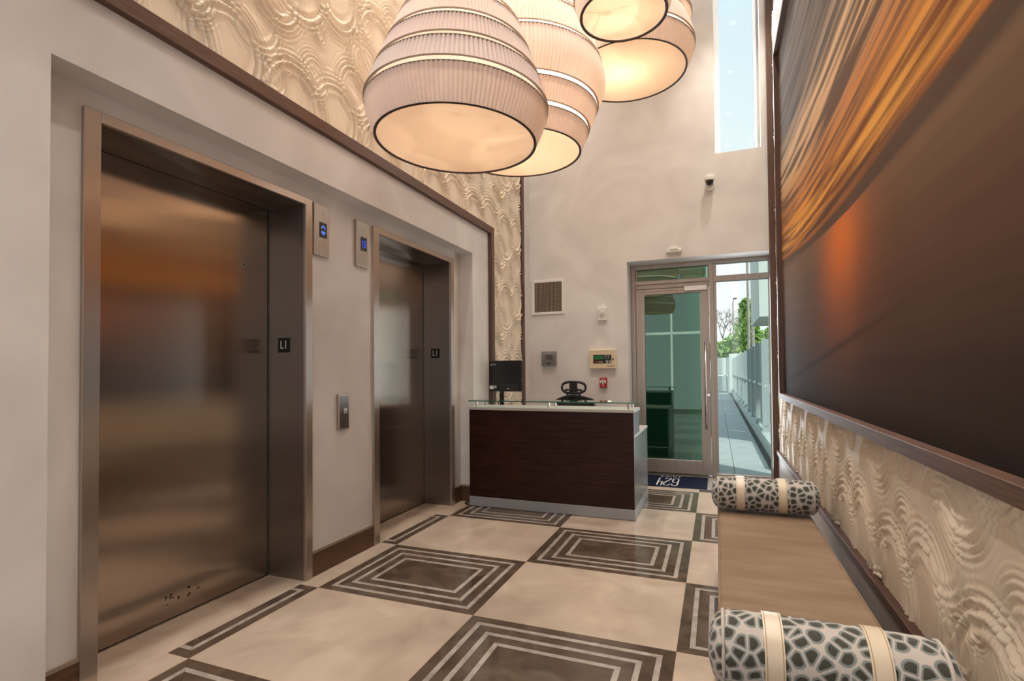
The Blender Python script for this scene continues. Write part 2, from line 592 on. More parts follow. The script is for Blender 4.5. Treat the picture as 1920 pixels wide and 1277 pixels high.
def text_mesh(txt, size, depth=0.001, shear=0.0, align='CENTER'):
    cu = bpy.data.curves.new('lettering', 'FONT')
    cu.body = txt
    cu.size = size
    cu.align_x = align
    cu.align_y = 'CENTER'
    cu.extrude = depth
    cu.shear = shear
    o = bpy.data.objects.new('lettering', cu)
    COL.objects.link(o)
    dg = bpy.context.evaluated_depsgraph_get()
    me = bpy.data.meshes.new_from_object(o.evaluated_get(dg))
    bpy.data.objects.remove(o)
    return me

def text(name, txt, size, m, loc, rot, parent, sx=1.0, shear=0.0, depth=0.001):
    me = text_mesh(txt, size, depth, shear)
    me.materials.clear()
    me.materials.append(MATS[m])
    me.transform(Matrix.LocRotScale(None, rot.to_quaternion() if isinstance(rot, Matrix) else rot, None) @ Matrix.Diagonal((sx, 1, 1, 1)))
    return link(name, me, parent, Vector(loc) - wloc(parent))

# text facing: rows are where the text's right, up and out axes point
FACE_MY = Matrix(((1, 0, 0), (0, 0, -1), (0, 1, 0)))          # reads on a face that looks to -y (right=+x, up=+z)
FACE_PX = Matrix(((0, 0, 1), (1, 0, 0), (0, 1, 0)))           # reads on a face that looks to +x (right=+y, up=+z)
FLAT_ROT = Matrix(((-1, 0, 0), (0, -1, 0), (0, 0, 1)))        # lies on the floor, turned upside down

# ------------------------------------------------------------------ room dimensions (metres)
XL, XR = -2.36, 0.66            # faces of the side walls
XE, XD = -2.51, -2.81           # elevator wall face, elevator doors
YB, YG, YF = 6.75, 7.10, -3.10  # back wall face, garden door plane, assumed entrance front
RY0, RY1, RZ = 1.212, 4.934, 2.583   # plaster recess
CZ = 6.2
E1 = (1.40, 1.468, 2.692, 2.752)  # outer/inner edges of the first elevator frame
E2 = (3.42, 3.492, 4.700, 4.768)

# ------------------------------------------------------------------ floor
GX, GY, GA, GB = -2.3497, 1.7774, 1.07515, 0.86529
floor = tag(obj('floor', bxs((-3.05, XR + 0.1, YF - 0.1, YG + 0.1, -0.08, -0.018)), 'grout'), kind='structure')
J = 0.0006
DK, LT = 0.056, 0.028
XB = -2.492                      # border strip in front of the elevators starts here

def clip_poly(pts, axis, lim, keep_less):
    out = []
    for i in range(len(pts)):
        a, b = pts[i], pts[(i + 1) % len(pts)]
        ia = (a[axis] <= lim) if keep_less else (a[axis] >= lim)
        ib = (b[axis] <= lim) if keep_less else (b[axis] >= lim)
        if ia:
            out.append(a)
        if ia != ib:
            t = (lim - a[axis]) / (b[axis] - a[axis])
            out.append((a[0] + t * (b[0] - a[0]), a[1] + t * (b[1] - a[1])))
    return out

def slab_piece(name, pts, m, parent, x0=None, x1=None, y1=None):
    if x0 is not None:
        pts = clip_poly(pts, 0, x0, False)
    if x1 is not None and pts:
        pts = clip_poly(pts, 0, x1, True)
    if y1 is not None and pts:
        pts = clip_poly(pts, 1, y1, True)
    if len(pts) < 3:
        return None
    ar = sum(pts[i][0] * pts[(i + 1) % len(pts)][1] - pts[(i + 1) % len(pts)][0] * pts[i][1] for i in range(len(pts))) / 2
    if abs(ar) < 2e-4:
        return None
    bm = bmesh.new()
    t = [bm.verts.new((p[0], p[1], 0.0)) for p in pts]
    b = [bm.verts.new((p[0], p[1], -0.018)) for p in pts]
    bm.faces.new(t)
    bm.faces.new(b[::-1])
    for i in range(len(pts)):
        j = (i + 1) % len(pts)
        bm.faces.new((t[i], b[i], b[j], t[j]))
    return obj(name, bm, m, parent)

def rect(x0, y0, x1, y1, j=J):
    return [(x0 + j, y0 + j), (x1 - j, y0 + j), (x1 - j, y1 - j), (x0 + j, y1 - j)]

SEEN = {(0, 1), (1, 2), (1, 0), (0, 3), (1, 4), (2, 1), (2, 3), (0, -1), (-1, 0), (-1, 2)}
for i in range(-1, 3):
    for j in range(-6, 5):
        x0, y0 = GX + GA * i, GY + GB * j
        x1, y1 = x0 + GA, y0 + GB
        cx0 = XB if i == -1 else None
        cx1 = XR if i == 2 else None
        if (i + j) % 2 == 0:
            slab_piece('floor_tile', rect(x0, y0, x1, y1), 'limestone', floor, cx0, cx1)
            continue
        if (i, j) not in SEEN:
            slab_piece('floor_tile', rect(x0, y0, x1, y1), 'dark_marble', floor, cx0, cx1)
            continue
        d = 3 * (DK + LT)
        ctr = slab_piece('inlay_center', rect(x0 + d, y0 + d, x1 - d, y1 - d), 'dark_marble', floor, cx0, cx1)
        par = ctr if ctr is not None else floor
        o = 0.0
        for k in range(6):
            w = DK if k % 2 == 0 else LT
            a, b_ = o, o + w
            q0 = [(x0 + a, y0 + a), (x1 - a, y0 + a), (x1 - a, y1 - a), (x0 + a, y1 - a)]
            q1 = [(x0 + b_, y0 + b_), (x1 - b_, y0 + b_), (x1 - b_, y1 - b_), (x0 + b_, y1 - b_)]
            for s in range(4):
                e = (s + 1) % 4
                P = [q0[s], q0[e], q1[e], q1[s]]
                mx = sum(p[0] for p in P) / 4
                my = sum(p[1] for p in P) / 4
                P = [(p[0] + (J if p[0] < mx else -J), p[1] + (J if p[1] < my else -J)) for p in P]
                slab_piece('inlay_strip', P, 'dark_marble' if k % 2 == 0 else 'pale_marble', par, cx0, cx1)
            o = b_
# plain limestone border in front of the elevators, and the strips around the mat well
for y0, y1 in ((-3.1, 1.30), (1.30, 2.74), (2.74, 3.38), (3.38, 4.78), (4.78, 6.75)):
    slab_piece('border_tile', rect(XD - 0.02 if (1.2 < y0 < 4.7) else XE - 0.02, y0, XB, y1), 'limestone', floor)
YM0, YM1 = 6.262, 6.945
slab_piece('border_tile', rect(XE, GY + 5 * GB, -0.20, YM0 - 0.012), 'limestone', floor)
slab_piece('border_tile', rect(-0.20, GY + 5 * GB, XR, 6.135), 'limestone', floor)
slab_piece('border_tile', rect(XE, YM0 - 0.012, -1.05, YB), 'limestone', floor)
slab_piece('border_tile', rect(-0.06, 6.135, XR, YG + 0.05), 'dark_marble', floor)
slab_piece('border_tile', rect(-1.05, YM1, -0.06, YG + 0.05), 'dark_marble', floor)

# ------------------------------------------------------------------ walls
wl = bxs((-2.95, XL, YF - 0.1, RY0, 0, CZ), (-2.95, XL, RY1, YB + 0.3, 0, CZ), (-2.95, XL, RY0, RY1, RZ, CZ),
         (-2.95, XE, RY0, E1[0] + 0.03, 0, RZ), (-2.95, XE, E1[3] - 0.03, E2[0] + 0.03, 0, RZ), (-2.95, XE, E2[3] - 0.03, RY1, 0, RZ),
         (-2.95, XE, E1[0] + 0.03, E1[3] - 0.03, 2.47, RZ), (-2.95, XE, E2[0] + 0.03, E2[3] - 0.03, 2.47, RZ),
         (-3.05, -2.93, RY0, RY1, 0, RZ))
wall_left = tag(obj('wall_left', wl, 'plaster'), kind='structure')
wall_right = tag(obj('wall_right', bxs((XR + 0.012, XR + 0.25, YF - 0.1, YB + 0.5, 0, CZ)), 'plaster'), kind='structure')
DX0, DX1, DZ = -1.049, 0.600, 2.726
WX0, WX1, WZ0 = 0.02, 0.525, 3.951
wb = bxs((-2.6, DX0, YB, YB + 0.55, 0, CZ), (DX0, WX0, YB, YB + 0.55, DZ, CZ), (WX0, WX1, YB, YB + 0.55, DZ, WZ0),
         (WX1, XR + 0.1, YB, YB + 0.55, DZ, CZ), (DX1 + 0.03, XR + 0.1, YB, YB + 0.55, 0, DZ))
wall_back = tag(obj('wall_back', wb, 'plaster'), kind='structure')
ceiling = tag(obj('ceiling', bxs((-2.95, XR + 0.25, YF - 0.1, YB + 0.5, CZ, CZ + 0.15)), 'ceiling_paint'), kind='structure')
# assumed, unseen entrance front added for daylight behind the viewer: piers, header and glazing bars with a low soffit
wall_front = tag(obj('wall_front', bxs((-2.95, -2.25, YF - 0.25, YF, 0, CZ), (0.5, XR + 0.25, YF - 0.25, YF, 0, CZ), (-2.25, 0.5, YF - 0.25, YF, 5.1, CZ)), 'plaster'), kind='structure')
wf = thing('assumed_window_1', (-0.87, YF - 0.1, 0), None, None, kind='structure')  # assumed entrance window, unseen, added as a daylight opening
for x in (-2.22, -1.32, -0.43, 0.47):
    obj('mullion', bxs((x - 0.03, x + 0.03, YF - 0.16, YF - 0.06, 0, 5.1)), 'bronze_metal', wf)
for z in (0.05, 2.5, 5.06):
    obj('transom_bar', bxs((-2.25, 0.5, YF - 0.15, YF - 0.07, z - 0.04, z + 0.04)), 'bronze_metal', wf)

# ------------------------------------------------------------------ rippled relief cladding
TP = 0.84
_cent = []
for (cx, cz, R, lam, wd, am) in (
        (0.14, 0.16, 0.050, 0.020, 0.034, 1.0), (0.30, 0.52, 0.200, 0.040, 0.070, 1.1), (0.62, 0.20, 0.160, 0.036, 0.062, 1.1),
        (0.70, 0.64, 0.045, 0.019, 0.034, 1.0), (0.48, 0.80, 0.150, 0.033, 0.055, 1.0), (0.10, 0.70, 0.100, 0.029, 0.055, 1.0),
        (0.44, 0.36, 0.038, 0.018, 0.028, 1.0), (0.78, 0.42, 0.240, 0.042, 0.060, 0.9),
        (0.60, 0.52, 0.085, 0.025, 0.036, 0.7)):
    _cent.append((cx, cz, R, lam, wd, am))

def relief_height(Y, Z):
    h = np.zeros_like(Y)
    for cx, cz, R, lam, wd, am in _cent:
        dy = (Y - cx + TP / 2) % TP - TP / 2
        dz = (Z - cz + TP / 2) % TP - TP / 2
        r = np.sqrt(dy * dy + (dz * 0.92) ** 2)
        ed = np.clip((TP / 2 - np.maximum(np.abs(dy), np.abs(dz))) / 0.09, 0, 1)
        q = (r - R) / wd
        ang = np.arctan2(dz, dy)
        sect = 0.74 + 0.26 * np.cos(ang * 1 + cx * 23.0)
        lw = lam * (1.0 + 0.5 * np.clip(-q, -1, 1.6) * 0.5)
        h += am * 0.0076 * np.exp(-q * q) * np.cos(2 * PI * (r - R) / lw) * ed * sect * (0.6 + lam / 0.05)
    h = np.where(h > 0, h, 0.75 * h)
    h += 0.0035 * np.sin(2 * PI * Y / TP + 1.0) * np.sin(2 * PI * Z / TP)
    return h

_relief_cache = {}

def relief_panel(wall, side, y0, y1, z0, z1, step):
    """one cladding panel; side +1 faces +x (left wall), -1 faces -x (right wall)"""
    fy, fz = (y0 / TP) % 1.0, (z0 / TP) % 1.0
    key = (side, round(fy, 3), round(fz, 3), round(y1 - y0, 3), round(z1 - z0, 3), step)
    xw = XL + 0.012 if side > 0 else XR - 0.003
    if key in _relief_cache:
        me = _relief_cache[key]
    else:
        ny, nz = max(2, int((y1 - y0) / step) + 1), max(2, int((z1 - z0) / step) + 1)
        ys, zs = np.linspace(y0, y1, ny), np.linspace(z0, z1, nz)
        Yg, Zg = np.meshgrid(ys, zs, indexing='ij')
        H = relief_height(Yg if side > 0 else -Yg, Zg)
        V = np.stack([side * H * (1.45 if side > 0 else 1.0), Yg - y0, Zg - z0], -1).reshape(-1, 3)
        i, k = np.meshgrid(np.arange(ny - 1), np.arange(nz - 1), indexing='ij')
        a = (i * nz + k).ravel()
        F = np.stack([a, a + nz, a + nz + 1, a + 1], -1) if side > 0 else np.stack([a, a + 1, a + nz + 1, a + nz], -1)
        # skirt back to the wall so that the sheet has an edge
        B = V.copy()
        B[:, 0] = -side * 0.012
        idx = np.concatenate([np.arange(ny) * nz, (ny - 1) * nz + np.arange(1, nz), ((np.arange(ny - 2, -1, -1)) * nz + nz - 1), np.arange(nz - 2, 0, -1)])
        n0 = len(V)
        m = len(idx)
        V = np.concatenate([V, V[idx], B[idx]])
        s = np.arange(m)
        SK = np.stack([n0 + s, n0 + (s + 1) % m, n0 + m + (s + 1) % m, n0 + m + s], -1)
        F = np.concatenate([F, SK])
        me = bpy.data.meshes.new('relief_panel')
        me.vertices.add(len(V))
        me.vertices.foreach_set('co', V.astype(np.float32).ravel())
        me.loops.add(F.size)
        me.loops.foreach_set('vertex_index', F.astype(np.int32).ravel())
        me.polygons.add(len(F))
        me.polygons.foreach_set('loop_start', np.arange(0, F.size, 4, dtype=np.int32))
        me.update(calc_edges=True)
        sm = np.ones(len(F), dtype=bool)
        sm[-m:] = False
        me.polygons.foreach_set('use_smooth', sm)
        me.materials.append(MATS['relief'])
        _relief_cache[key] = me
    return link('relief_panel', me, wall, Vector((xw, y0, z0)) - wloc(wall))

def clad(wall, side, Y0, Y1, Z0, Z1, step, oy=0.0, oz=0.0):
    y = Y0
    while y < Y1 - 0.01:
        ye = min(Y1, (math.floor((y - oy) / TP + 1e-6) + 1) * TP + oy)
        z = Z0
        while z < Z1 - 0.01:
            ze = min(Z1, (math.floor((z - oz) / TP + 1e-6) + 1) * TP + oz)
            relief_panel(wall, side, y, ye, z, ze, step)
            z = ze
        y = ye

clad(wall_left, 1, -0.2, 5.42, 2.955, 5.4, 0.0060)
clad(wall_left, 1, 5.42, 6.36, 0.0, 5.4, 0.0060)
clad(wall_right, -1, 0.55, 6.71, 0.415, 1.06, 0.0048)
clad(wall_right, -1, 5.90, 6.71, 1.06, 5.4, 0.011)
obj('upper_cladding', bxs((XR - 0.01, XR + 0.013, 0.55, 5.9, 4.5, 5.4)), 'relief', wall_right)

# wood trims on the left wall
tr1 = thing('trim_1', (XL, 3.0, 2.886), None, None, kind='structure')
obj('trim_board', bxs((XL - 0.01, XL + 0.042, -0.6, 5.42, 2.886, 2.960)), 'brown_wood', tr1)
obj('trim_board', bxs((XL - 0.01, XL + 0.042, 5.345, 5.42, 0.0, 2.886)), 'brown_wood_vertical', tr1)
tr2 = tag(obj('trim_2', bxs((XL - 0.01, XL + 0.038, 6.345, 6.43, 0.0, CZ)), 'brown_wood_vertical'), kind='structure')
tr3 = tag(obj('trim_3', bxs((0.590, XR + 0.01, 6.70, YB, 0.0, CZ)), 'brown_wood_vertical'), kind='structure')
# wainscot rail and stone base on the right wall
rail = tag(obj('trim_4', bev(bxs((0.622, XR + 0.01, -0.5, 6.70, 0.376, 0.420)), 0.002, 1), 'brown_wood'), kind='structure')
stn = thing('baseboard_right', (0.65, 3.0, 0), None, None, kind='structure')
_y = -0.5
while _y < 6.69:
    _e = min(_y + 1.2, 6.70)
    obj('stone_panel', bev(bxs((0.642, XR + 0.012, _y + 0.0015, _e - 0.0015, 0.03, 0.376)), 0.0015, 1), 'stone_panel', stn)
    _y = _e
obj('foot_strip', bxs((0.630, XR + 0.012, -0.5, 6.70, 0, 0.03)), 'brown_wood', stn)

bl = thing('baseboard_left', (XE, 3.0, 0), None, None, kind='structure')
for y0, y1 in ((RY0 + 0.001, E1[0]), (E1[3], E2[0]), (E2[3], RY1 - 0.001)):
    obj('board', bxs((XE - 0.005, XE + 0.014, y0, y1, 0, 0.152)), 'base_wood', bl)
    obj('cap', bxs((XE - 0.005, XE + 0.016, y0, y1, 0.152, 0.170)), 'base_cap', bl)
obj('board', bxs((XE + 0.016, XL, RY1 - 0.014, RY1 + 0.004, 0, 0.152)), 'base_wood', bl)
obj('cap', bxs((XE + 0.016, XL, RY1 - 0.016, RY1 + 0.004, 0.152, 0.170)), 'base_cap', bl)

# ------------------------------------------------------------------ elevators
def elevator(E, label, scratch):
    yo0, yi0, yi1, yo1 = E
    t = thing('elevator_entrance', (XD, (yo0 + yo1) / 2, 0), label, 'elevator')
    zt, zo = 2.450, 2.496
    fx0, fx1 = XE - 0.004, XE + 0.020
    obj('frame_post', bev(bxs((fx0, fx1, yo0, yi0, 0, zo)), 0.002, 1), 'steel_frame', t)
    obj('frame_post', bev(bxs((fx0, fx1, yi1, yo1, 0, zo)), 0.002, 1), 'steel_frame', t)
    obj('frame_header', bev(bxs((fx0, fx1, yi0 + 0.0005, yi1 - 0.0005, zt, zo)), 0.002, 1), 'steel_frame', t)
    j = obj('jamb', bxs((XD + 0.004, XE - 0.004, yi1, yi1 + 0.02, 0, zt + 0.015)), 'steel_jamb', t)
    obj('jamb', bxs((XD + 0.004, XE - 0.004, yi0 - 0.02, yi0, 0, zt + 0.015)), 'steel_jamb', t)
    obj('header_soffit', bxs((XD + 0.004, XE - 0.004, yi0, yi1, zt, zt + 0.015)), 'steel_jamb', t)
    d = obj('door_panel', bev(bxs((XD - 0.035, XD, yi0 - 0.03, yi1 - 0.010, 0.008, 2.47)), 0.0015, 1), 'steel_door', t)
    obj('shaft_shadow_gap', bxs((XD - 0.04, XD - 0.038, yi0 - 0.05, yi1 + 0.05, 0.0, 2.5)), 'dark_gap', t)
    obj('sill', bxs((XD - 0.03, XD + 0.012, yi0, yi1, -0.002, 0.004)), 'steel_light', t)
    # floor designation plate on the far jamb
    p = obj('level_plate', bxs((-2.722, -2.624, yi1 - 0.004, yi1, 1.484, 1.580)), 'black_matte', t)
    text('level_number', 'L1', 0.078, 'print_white', (-2.673, yi1 - 0.0045, 1.532), FACE_MY, p, sx=0.85)
    if scratch:
        bm = bmesh.new()
        cyl(bm, (XD - 0.001, 2.492, 2.044), (XD + 0.003, 2.492, 2.044), 0.014, 20)
        k = obj('keyhole_ring', bm, 'chrome', d)
        bm = bmesh.new()
        cyl(bm, (XD + 0.002, 2.492, 2.044), (XD + 0.0045, 2.492, 2.044), 0.007, 14)
        obj('keyhole', bm, 'dark_gap', d)
        bm = bmesh.new()
        rs = random.Random(3)
        for _ in range(16):
            yy, zz = 1.98 + rs.random() * 0.20, 0.085 + rs.random() * 0.05
            box(bm, XD - 0.0005, XD + 0.0006, yy, yy + 0.004 + rs.random() * 0.012, zz, zz + 0.004 + rs.random() * 0.009, Matrix.Rotation(rs.uniform(-0.5, 0.5), 4, 'X'))
        tag(obj('scratch_marks', bm, 'scratch', d), kind='stuff')
    return t

elevator(E1, 'brushed steel elevator entrance nearest the camera, its door showing a small keyhole', True)
elevator(E2, 'brushed steel elevator entrance farther away, beside the reception desk', False)

def lantern(y0, y1, z0, z1, label, kind):
    t = thing('hall_indicator', (XE, (y0 + y1) / 2, z0), label, 'indicator', 'elevator hall indicators')
    bm = bxs((XE, XE + 0.022, y0, y1, z0, z1))
    obj('face_plate', bev(bm, 0.004, 2), 'steel_bronze', t)
    cy, cz = (y0 + y1) / 2 + 0.012, (z0 + z1) / 2 + 0.002
    s = obj('display', bxs((XE + 0.02, XE + 0.0235, cy - 0.036, cy + 0.036, cz - 0.052, cz + 0.052)), 'black_plastic', t)
    for zz in (z0 + 0.06, z1 - 0.06):
        bm = bmesh.new()
        cyl(bm, (XE + 0.021, cy, zz), (XE + 0.0235, cy, zz), 0.003, 10)
        obj('screw', bm, 'grille_dark', t)
    x = XE + 0.0238
    if kind == 'arrow':
        bm = bmesh.new()
        for sgn in (1, -1):
            for sd in (1, -1):
                a = Vector((x, cy, cz + sgn * 0.030))
                b = Vector((x, cy + sd * 0.018, cz + sgn * 0.012))
                tube(bm, [a, b], 0.0028, 6)
        tube(bm, [(x, cy - 0.010, cz - 0.006), (x, cy, cz - 0.016), (x, cy + 0.010, cz - 0.006)], 0.002, 6)
        obj('lit_arrows', bm, 'display_blue', s)
    else:
        bm = bmesh.new()
        box(bm, x - 0.001, x + 0.001, cy - 0.019, cy - 0.016, cz - 0.024, cz + 0.026)
        box(bm, x - 0.001, x + 0.001, cy - 0.025, cy - 0.019, cz + 0.016, cz + 0.019)
        for yy in (0.002, 0.020):
            box(bm, x - 0.001, x + 0.001, cy + yy - 0.0015, cy + yy + 0.0015, cz - 0.024, cz + 0.026)
        for zz in (-0.0225, 0.0245):
            box(bm, x - 0.001, x + 0.001, cy + 0.002, cy + 0.020, cz + zz - 0.0015, cz + zz + 0.0015)
        obj('lit_number', bm, 'display_blue_dim', s)
    return t

lantern(2.765, 2.912, 2.14, 2.492, 'steel elevator indicator plate with blue lit arrows beside the nearer elevator', 'arrow')
lantern(3.207, 3.354, 2.145, 2.492, 'steel elevator indicator plate with dim blue number beside the farther elevator', 'num')

cb = thing('call_button_panel', (XE, 3.065, 0.935), 'narrow steel call button plate low on the wall between the elevators', 'button panel')
obj('face_plate', bev(bxs((XE, XE + 0.020, 3.008, 3.123, 0.938, 1.193)), 0.003, 2), 'steel_bronze', cb)
obj('inset', bxs((XE + 0.0195, XE + 0.0212, 3.020, 3.113, 0.950, 1.181)), 'steel_jamb', cb)
bm = bmesh.new()
cyl(bm, (XE + 0.02, 3.070, 1.073), (XE + 0.030, 3.070, 1.073), 0.021, 24)
bt = obj('button_ring', bm, 'chrome', cb)
bm = bmesh.new()
cyl(bm, (XE + 0.029, 3.070, 1.073), (XE + 0.033, 3.070, 1.073), 0.013, 20)
obj('button', bm, 'steel_light', bt)
bm = bmesh.new()
_tri = [(3.062, 1.067), (3.078, 1.067), (3.070, 1.081)]
_a = [bm.verts.new((XE + 0.0328, y_, z_)) for y_, z_ in _tri]
_b = [bm.verts.new((XE + 0.0338, y_, z_)) for y_, z_ in _tri]
bm.faces.new(_a)
bm.faces.new(_b)
for k in range(3):
    bm.faces.new((_a[k], _a[(k + 1) % 3], _b[(k + 1) % 3], _b[k]))
obj('up_arrow', bm, 'print_dark', bt)

# ------------------------------------------------------------------ back wall opening: garden door and side light
sf = thing('door_1', (-0.22, YG, 0), None, None, kind='structure')
y0, y1 = YG - 0.03, YG + 0.07
def fr(name, x0, x1, z0, z1, a=y0, b=y1, m='bronze_metal'):
    return obj(name, bev(bxs((x0, x1, a, b, z0, z1)), 0.002, 1), m, sf)
fr('frame_post', -1.046, -0.990, 0, DZ - 0.002)
fr('frame_post', -0.072, -0.022, 0, DZ - 0.002)
fr('frame_post', 0.606, 0.629, 0, DZ - 0.002)
fr('frame_head', -0.990, -0.072, 2.670, DZ - 0.002)
fr('frame_head', -0.022, 0.606, 2.680, DZ - 0.002)
fr('transom_bar', -0.990, -0.072, 2.468, 2.515)
fr('transom_bar', -0.022, 0.606, 2.455, 2.525)
fr('door_stop', -0.990, -0.072, 2.412, 2.467, YG - 0.005, YG + 0.06)
fr('side_light_sill', -0.022, 0.606, -0.002, 0.036)
for nm, a in (('transom_bead', (-0.985, -0.964, 2.515, 2.670)), ('transom_bead', (-0.094, -0.072, 2.515, 2.670)), ('side_light_bead', (-0.022, 0.012, 0.036, 2.455)), ('side_light_bead', (-0.022, 0.013, 2.525, 2.680))):
    fr(nm, *a, YG - 0.012, YG + 0.05)
obj('transom_pane', bxs((-0.966, -0.093, YG + 0.012, YG + 0.020, 2.512, 2.672)), 'glass_door', sf)
obj('side_light_pane', bxs((0.010, 0.608, YG + 0.012, YG + 0.020, 0.034, 2.457)), 'glass_clear', sf)
obj('side_light_pane', bxs((0.010, 0.608, YG + 0.012, YG + 0.020, 2.523, 2.682)), 'glass_clear', sf)
leaf = obj('door_leaf_stile', bev(bxs((-0.986, -0.875, YG - 0.022, YG + 0.03, 0.012, 2.405)), 0.002, 1), 'bronze_metal', sf)
obj('door_leaf_stile', bev(bxs((-0.184, -0.076, YG - 0.022, YG + 0.03, 0.012, 2.405)), 0.002, 1), 'bronze_metal', sf)
obj('door_leaf_rail', bev(bxs((-0.875, -0.184, YG - 0.022, YG + 0.03, 2.331, 2.405)), 0.002, 1), 'bronze_metal', sf)
obj('door_leaf_rail', bev(bxs((-0.875, -0.184, YG - 0.022, YG + 0.03, 0.012, 0.186)), 0.002, 1), 'bronze_metal', sf)
obj('door_pane', bxs((-0.877, -0.182, YG + 0.002, YG + 0.010, 0.184, 2.333)), 'glass_door', sf)
cl = obj('door_closer', bev(bxs((-0.372, -0.103, YG - 0.085, YG - 0.022, 2.350, 2.412)), 0.003, 1), 'steel_light', sf)
obj('closer_track', bxs((-0.975, -0.372, YG - 0.036, YG - 0.022, 2.375, 2.398)), 'bronze_metal', sf)
bm = bmesh.new()
cyl(bm, (-0.129, YG - 0.075, 0.593), (-0.129, YG - 0.075, 1.693), 0.0125, 16)
hd = obj('pull_handle', bm, 'chrome', sf, smooth=True)
for z in (0.80, 1.10, 1.48):
    bm = bmesh.new()
    cyl(bm, (-0.129, YG - 0.075, z), (-0.129, YG - 0.02, z), 0.008, 12)
    obj('standoff', bm, 'chrome', hd)
bm = bmesh.new()
cyl(bm, (-0.097, YG - 0.034, 1.022), (-0.097, YG - 0.02, 1.022), 0.018, 20)
obj('lock_cylinder', bm, 'chrome', sf)

w2 = thing('window_2', (0.27, YB + 0.2, WZ0), None, None, kind='structure')
obj('window_frame', bxs((WX0, 0.085, YB + 0.16, YB + 0.24, WZ0, CZ)), 'white_plastic', w2)
obj('window_frame', bxs((0.470, WX1, YB + 0.16, YB + 0.24, WZ0, CZ)), 'white_plastic', w2)
obj('window_frame', bxs((0.485, 0.500, YB + 0.12, YB + 0.16, WZ0, CZ)), 'white_plastic', w2)
obj('window_frame', bxs((0.085, 0.470, YB + 0.16, YB + 0.24, WZ0, WZ0 + 0.03)), 'white_plastic', w2)
obj('window_pane', bxs((0.080, 0.475, YB + 0.19, YB + 0.198, WZ0 + 0.02, CZ)), 'glass_clear', w2)

# door mat in its well
mt = thing('door_mat', (-0.5, 6.6, 0), 'navy blue entrance mat with upside-down white 624 before the glass door', 'mat')
obj('pile', bev(bxs((-1.04, -0.118, YM0, YM1, -0.017, 0.004)), 0.003, 1), 'mat_navy', mt)
def mat_stroke(name, pts, x, y, w, h, r):
    """digit strokes in its own reading frame (u right, v up), laid upside down on the mat"""
    bm = bmesh.new()
    P = [Vector((x - u * w, y - v * h, 0.0045)) for u, v in pts]
    for a, b in zip(P, P[1:]):
        d = (b - a).normalized()
        n = Vector((-d.y, d.x, 0)) * r
        q = [a - d * r * 0.8 - n, a - d * r * 0.8 + n, b + d * r * 0.8 + n, b + d * r * 0.8 - n]
        t_ = [bm.verts.new(p + Vector((0, 0, 0.0012))) for p in q]
        b_ = [bm.verts.new(p) for p in q]
        bm.faces.new(t_)
        for k in range(4):
            bm.faces.new((t_[k], b_[k], b_[(k + 1) % 4], t_[(k + 1) % 4]))
    return obj(name, bm, 'mat_white', mt)
DG = {'6': [(0.95, 0.80), (0.95, 0.90), (0.75, 1.0), (0.25, 1.0), (0.05, 0.88), (0.05, 0.12), (0.25, 0.0), (0.75, 0.0), (0.95, 0.12), (0.95, 0.45), (0.75, 0.56), (0.05, 0.56)],
      '2': [(0.05, 0.80), (0.05, 0.90), (0.25, 1.0), (0.75, 1.0), (0.95, 0.88), (0.95, 0.66), (0.05, 0.10), (0.05, 0.0), (0.95, 0.0), (0.95, 0.10)]}
mat_stroke('digit_six', DG['6'], -0.445, 6.76, 0.070, 0.41, 0.0075)
mat_stroke('digit_two', DG['2'], -0.535, 6.755, 0.070, 0.41, 0.0075)
f4 = mat_stroke('digit_four', [(0.05, 1.0), (0.05, 0.52), (0.95, 0.52)], -0.622, 6.75, 0.066, 0.41, 0.0075)
mat_stroke('digit_four_stem', [(0.78, 1.0), (0.78, 0.0)], -0.622, 6.75, 0.066, 0.41, 0.0075)
bm = bmesh.new()
for k, (x, w) in enumerate(((-0.66, 0.035), (-0.625, 0.012), (-0.595, 0.028), (-0.555, 0.03), (-0.52, 0.012), (-0.49, 0.035), (-0.45, 0.02))):
    box(bm, x - w / 2, x + w / 2, 6.855, 6.865, 0.0035, 0.0052)
    if k % 2 == 0:
        box(bm, x - 0.005, x + 0.005, 6.86, 6.91, 0.0035, 0.0052)
tag(obj('small_lettering', bm, 'mat_white', mt), kind='stuff')
wel = thing('trim_5', (-0.5, 6.6, 0), None, None, kind='structure')
obj('frame_bar', bxs((-1.05, -0.100, YM0 - 0.012, YM0, -0.017, 0.002)), 'bronze_metal', wel)
obj('frame_bar', bxs((-0.118, -0.060, YM0, YM1, -0.017, 0.002)), 'bronze_metal', wel)

# ------------------------------------------------------------------ framed artwork on the right wall
art = thing('framed_artwork', (XR, 3.6, 1.05), 'huge framed canvas of orange sunset streaks hanging on the right wall', 'artwork')
AY0, AY1, AZ0, AZ1 = 0.62, 5.96, 1.050, 4.60
fx = 0.586
obj('frame_member', bev(bxs((fx, XR - 0.004, AY0, AY1, AZ0, AZ0 + 0.050)), 0.002, 1), 'brown_wood', art)
obj('frame_member', bev(bxs((fx, XR - 0.004, AY0, AY1, AZ1 - 0.05, AZ1)), 0.002, 1), 'brown_wood', art)
obj('frame_member', bev(bxs((fx, XR - 0.004, AY1 - 0.05, AY1, AZ0 + 0.05, AZ1 - 0.05)), 0.002, 1), 'brown_wood_vertical', art)
obj('frame_member', bev(bxs((fx, XR - 0.004, AY0, AY0 + 0.05, AZ0 + 0.05, AZ1 - 0.05)), 0.002, 1), 'brown_wood_vertical', art)
obj('canvas', bxs((XR - 0.026, XR - 0.006, AY0 + 0.05, AY1 - 0.05, AZ0 + 0.05, AZ1 - 0.05)), 'canvas_print', art)

